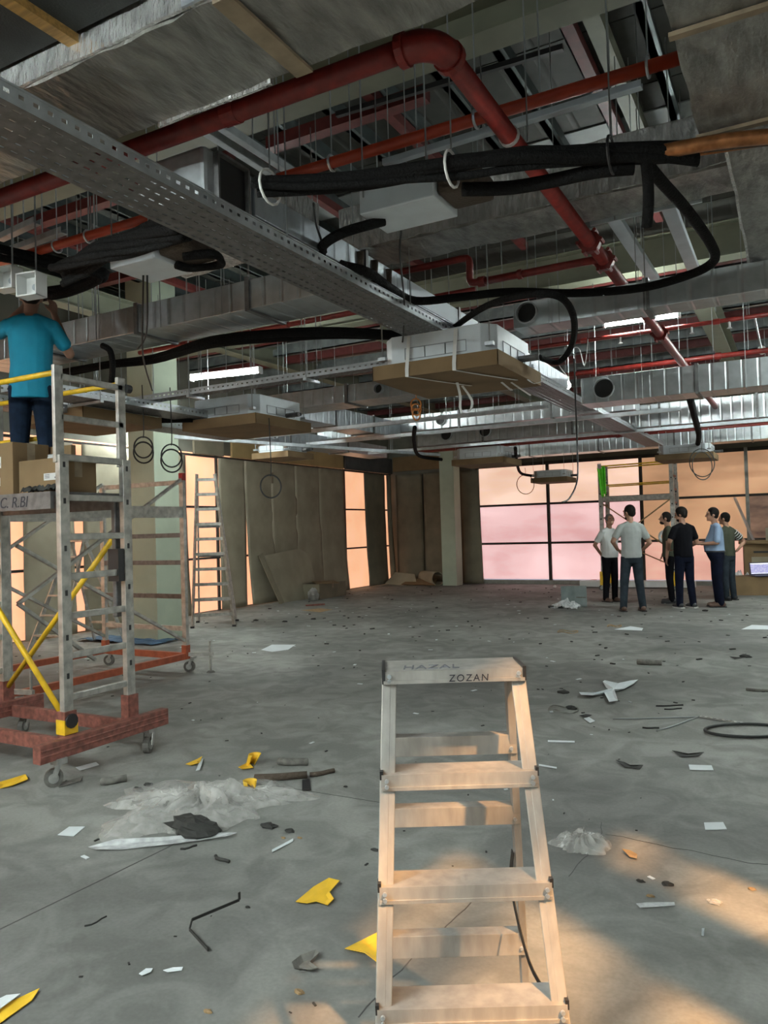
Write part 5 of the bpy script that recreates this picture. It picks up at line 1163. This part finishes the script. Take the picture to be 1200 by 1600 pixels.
foam('thin dark stick on the floor left of the strapping band', (132, 1448), (168, 1434), .003, 'debris_dark', 'stick', 'stick')
foam('thin dark stick below the pale plastic strip', (282, 1328), (308, 1323), .005, 'debris_dark', 'stick', 'stick')
for k, (x, y, s_, lb) in enumerate(((420, 1293, .045, 'black torn scrap right of the black rag'), (453, 1300, .028, 'small black scrap right of the torn one'), (215, 1236, .04, 'black scrap at the left rim of the plastic sheet'), (232, 1228, .035, 'black scrap behind the left rim of the plastic sheet'),
        (387, 1418, .012, 'small black crumb beside the strapping band'), (468, 1552, .02, 'small brown scrap at the bottom of the floor'), (325, 1582, .016, 'thin brown scrap at the very bottom of the floor'), (540, 1230, .016, 'dark crumb left of the ladder stile'),
        (1043, 1383, .025, 'black clump in the dark floor patch, right one'), (1001, 1378, .018, 'black clump in the dark floor patch, left one'), (1116, 1412, .03, 'translucent crumpled scrap in the dark floor patch'), (1175, 1390, .016, 'brown crumb at the right edge'), (1016, 1401, .016, 'brown crumb above the white strip in the dark patch'),
        (443, 1310, .014, 'small tan cork crumb'), (468, 1310, .014, 'second tan cork crumb to the right'), (586, 1329, .02, 'dark clump right beside the ladder left stile'), (1102, 955, .05, 'black clump just below the men'), (1165, 1027, .06, 'black twisted clump at the right of the open floor'), (880, 1083, .05, 'dark clump left of the torn white papers'), (893, 1108, .05, 'dark clump behind the small white scrap'),
        (445, 972, .05, 'dark clump on the floor before the left sheets'), (490, 968, .05, 'dark clump on the floor before the foil bag'), (400, 970, .05, 'dark clump near the tall double ladder'))):
    lump(fz(x, y, 0), s_, s_ * .6, s_ * .35, 100 + k, ('debris_tan' if 'cork' in lb or 'brown' in lb else 'plastic_film' if 'translucent' in lb else 'debris_dark'), 'scrap', lb, 'scrap', n=9, m=6)
flat('paper_scrap', 'torn white paper star in the open floor behind the ladder', 0, 0, [(905, 1086), (930, 1084), (958, 1080), (942, 1070), (945, 1067), (966, 1072), (985, 1068), (997, 1064), (990, 1072), (975, 1080), (960, 1082), (966, 1100), (952, 1102), (944, 1086), (925, 1092), (908, 1090)], 'paper_white', 'paper', .03)
flat('paper_scrap', 'white paper with print at the right floor', 0, 0, [(1100, 1287), (1130, 1286), (1136, 1297), (1102, 1298)], 'paper_white', 'paper', .003)
o = flat('paper_scrap', 'white card lying in the middle right floor', 0, 0, [(1076, 1196), (1112, 1197), (1115, 1205), (1078, 1204)], 'paper_white', 'paper', .003)
flat('paper_strip', 'white strip with a glossy end in the dark floor patch', 0, 0, [(994, 1416), (1010, 1414), (1054, 1414), (1055, 1418), (1000, 1420)], 'film_white', 'plastic', .01)
flat('paper_strip', 'short white strip standing in the dark floor patch', 0, 0, [(1096, 1466), (1097, 1455), (1101, 1454), (1100, 1466)], 'paper_white', 'paper', .01)
flat('paper_strip', 'thin white strip right behind the ladder', 0, 0, quadpx(856, 1159, 898, 1160, 1.3), 'paper_white', 'paper', .003)
flat('paper_strip', 'thin white strip touching the ladder stile on the right', 0, 0, quadpx(842, 1196, 870, 1201, 1.2), 'paper_white', 'paper', .003)
flat('paper_scrap', 'tan torn paper beside the clear bag', 0, 0, [(972, 1330), (985, 1333), (996, 1338), (995, 1344), (984, 1342)], 'debris_tan', 'paper', .01)
flat('paper_scrap', 'white scrap beside the dark oval on the right floor', 0, 0, [(912, 1124), (920, 1122), (930, 1128), (922, 1131)], 'paper_white', 'paper', .006)
flat('paper_sheet', 'pale sheet on the far floor below the man in grey', 0, 0, [(960, 984), (985, 979), (1005, 982), (1003, 986)], 'paper_white', 'paper', .004)
flat('paper_sheet', 'pale sheet on the far floor at the right edge', 0, 0, [(1158, 984), (1175, 977), (1205, 978), (1205, 984)], 'paper_white', 'paper', .004)
flat('paper_sheet', 'pale sheet on the floor right of the double ladder', 0, 0, [(408, 1016), (425, 1008), (462, 1008), (450, 1016), (425, 1019)], 'paper_white', 'paper', .004)
flat('cardboard_scrap', 'tan scrap on the far floor in front of the left sheets', 0, 0, [(470, 954), (500, 951), (520, 953), (500, 957)], 'debris_tan', 'cardboard', .006)
# wire pieces, cable ring and slotted angle
foam('long thin steel rod lying at the right', (958, 1124), (1092, 1122), .006, 'rod', 'rod', 'steel_rod')
foam('thin steel rod lying slanted at the right', (1026, 1143), (1092, 1122), .006, 'rod', 'rod', 'steel_rod')
foam('short dark rod piece by the cable ring', (1004, 1138), (1030, 1139), .006, 'debris_dark', 'rod', 'steel_rod')
foam('short dark rod pair near the open floor', (1025, 1104), (1068, 1103), .006, 'debris_dark', 'rod', 'steel_rod')
foam('dark rod just below the short pair', (1038, 1109), (1066, 1108), .005, 'debris_dark', 'rod', 'steel_rod')
foam('grey pipe piece at the right edge of the floor', (1166, 1079), (1206, 1082), .012, 'debris_grey', 'pipe', 'pipe_piece')
t = thing('slotted_angle', fz(1130, 1126, 0), 'perforated metal strip lying behind the cable ring', 'metal strip')
a, b = fz(1094, 1119, .012), fz(1168, 1131, .012); MB().bar(a, b, .04, .004).build('strip', 'caster_metal', t)
m = MB()
for k in range(8): q = a + (b - a) * ((k + .5) / 8); m.bar(q - (b - a).normalized() * .012 + V(0, 0, .0022), q + (b - a).normalized() * .012 + V(0, 0, .0022), .012, .001)
m.build('slot', 'black_plastic', t)
c = fz(1168, 1144, 0); ex = (fz(1240, 1144, 0) - c)
tag(MB().tube([V(c.x, c.y, .014) + V(math.cos(YAW), math.sin(YAW), 0) * (.29 * math.cos(k * math.tau / 36)) + V(-math.sin(YAW), math.cos(YAW), 0) * (.17 * math.sin(k * math.tau / 36)) for k in range(36)], .011, 8, closed=True).build('cable_ring', 'cable', smooth=True), 'black cable ring lying at the right edge of the floor', 'cable')
for x, y, r_, lb, mt in ((887, 988, .14, 'thin yellowish wire loop on the far floor, left one', 'debris_tan'), (960, 979, .10, 'thin yellowish wire loop on the far floor, right one', 'debris_tan'), (880, 1110, .12, 'thin green wire loop left of the white scraps', 'debris_grey')):
    c = fz(x, y, 0); tag(MB().tube([V(c.x, c.y, .01) + V(r_ * math.cos(k * math.tau / 20), r_ * .8 * math.sin(k * math.tau / 20), .01 * math.sin(k)) for k in range(20)], .006, 6, closed=True).build('wire_loop', mt, smooth=True), lb, 'wire')
for pts, lb in (([(962, 1190), (975, 1192), (985, 1198), (1005, 1198), (1000, 1203), (975, 1200)], 'black crumpled strip on the dark right floor'), ([(1050, 1175), (1075, 1180), (1100, 1177), (1090, 1183), (1065, 1184)], 'shiny dark film on the right floor'), ([(1140, 1027), (1155, 1028), (1166, 1022), (1166, 1028), (1148, 1031)], 'black torn strip at the right of the open floor'), ([(905, 1120), (915, 1117), (925, 1119), (916, 1123)], 'small dark oval on the right floor')):
    flat('rubber_scrap', lb, 0, 0, pts, 'debris_dark', 'scrap', .008)
# fine crumbs nobody could count
rng = random.Random(5); m = MB()
for k in range(420):
    x, y = rng.uniform(-9.5, 1.6), 1.6 + 16 * rng.random() ** 1.3
    if -1.15 < x < -.3 and 1.2 < y < 2.2: continue
    s_ = rng.uniform(.003, .011) * (1 if y < 5 else 1.3 if y < 8 else 2.4); a = rng.uniform(0, 3.1); d = V(math.cos(a), math.sin(a), 0)
    m.bar(V(x, y, s_ * .25) - d * s_ * rng.uniform(.5, 2), V(x, y, s_ * .25) + d * s_, s_, s_ * .5)
tag(m.build('floor_crumbs', 'debris_dark'), 'fine dark crumbs scattered over the concrete floor', 'crumbs', kind='stuff')
m = MB()
for k in range(110):
    x, y = rng.uniform(-9.5, 1.6), 2.0 + 15 * rng.random() ** 1.2
    s_ = rng.uniform(.005, .02) * (1 if y < 6 else 1.6); a = rng.uniform(0, 3.1); d = V(math.cos(a), math.sin(a), 0)
    m.bar(V(x, y, .003) - d * s_ * rng.uniform(.5, 2), V(x, y, .003) + d * s_, s_, .003)
tag(m.build('paper_crumbs', 'paper_white'), 'fine pale paper crumbs scattered over the concrete floor', 'crumbs', kind='stuff')
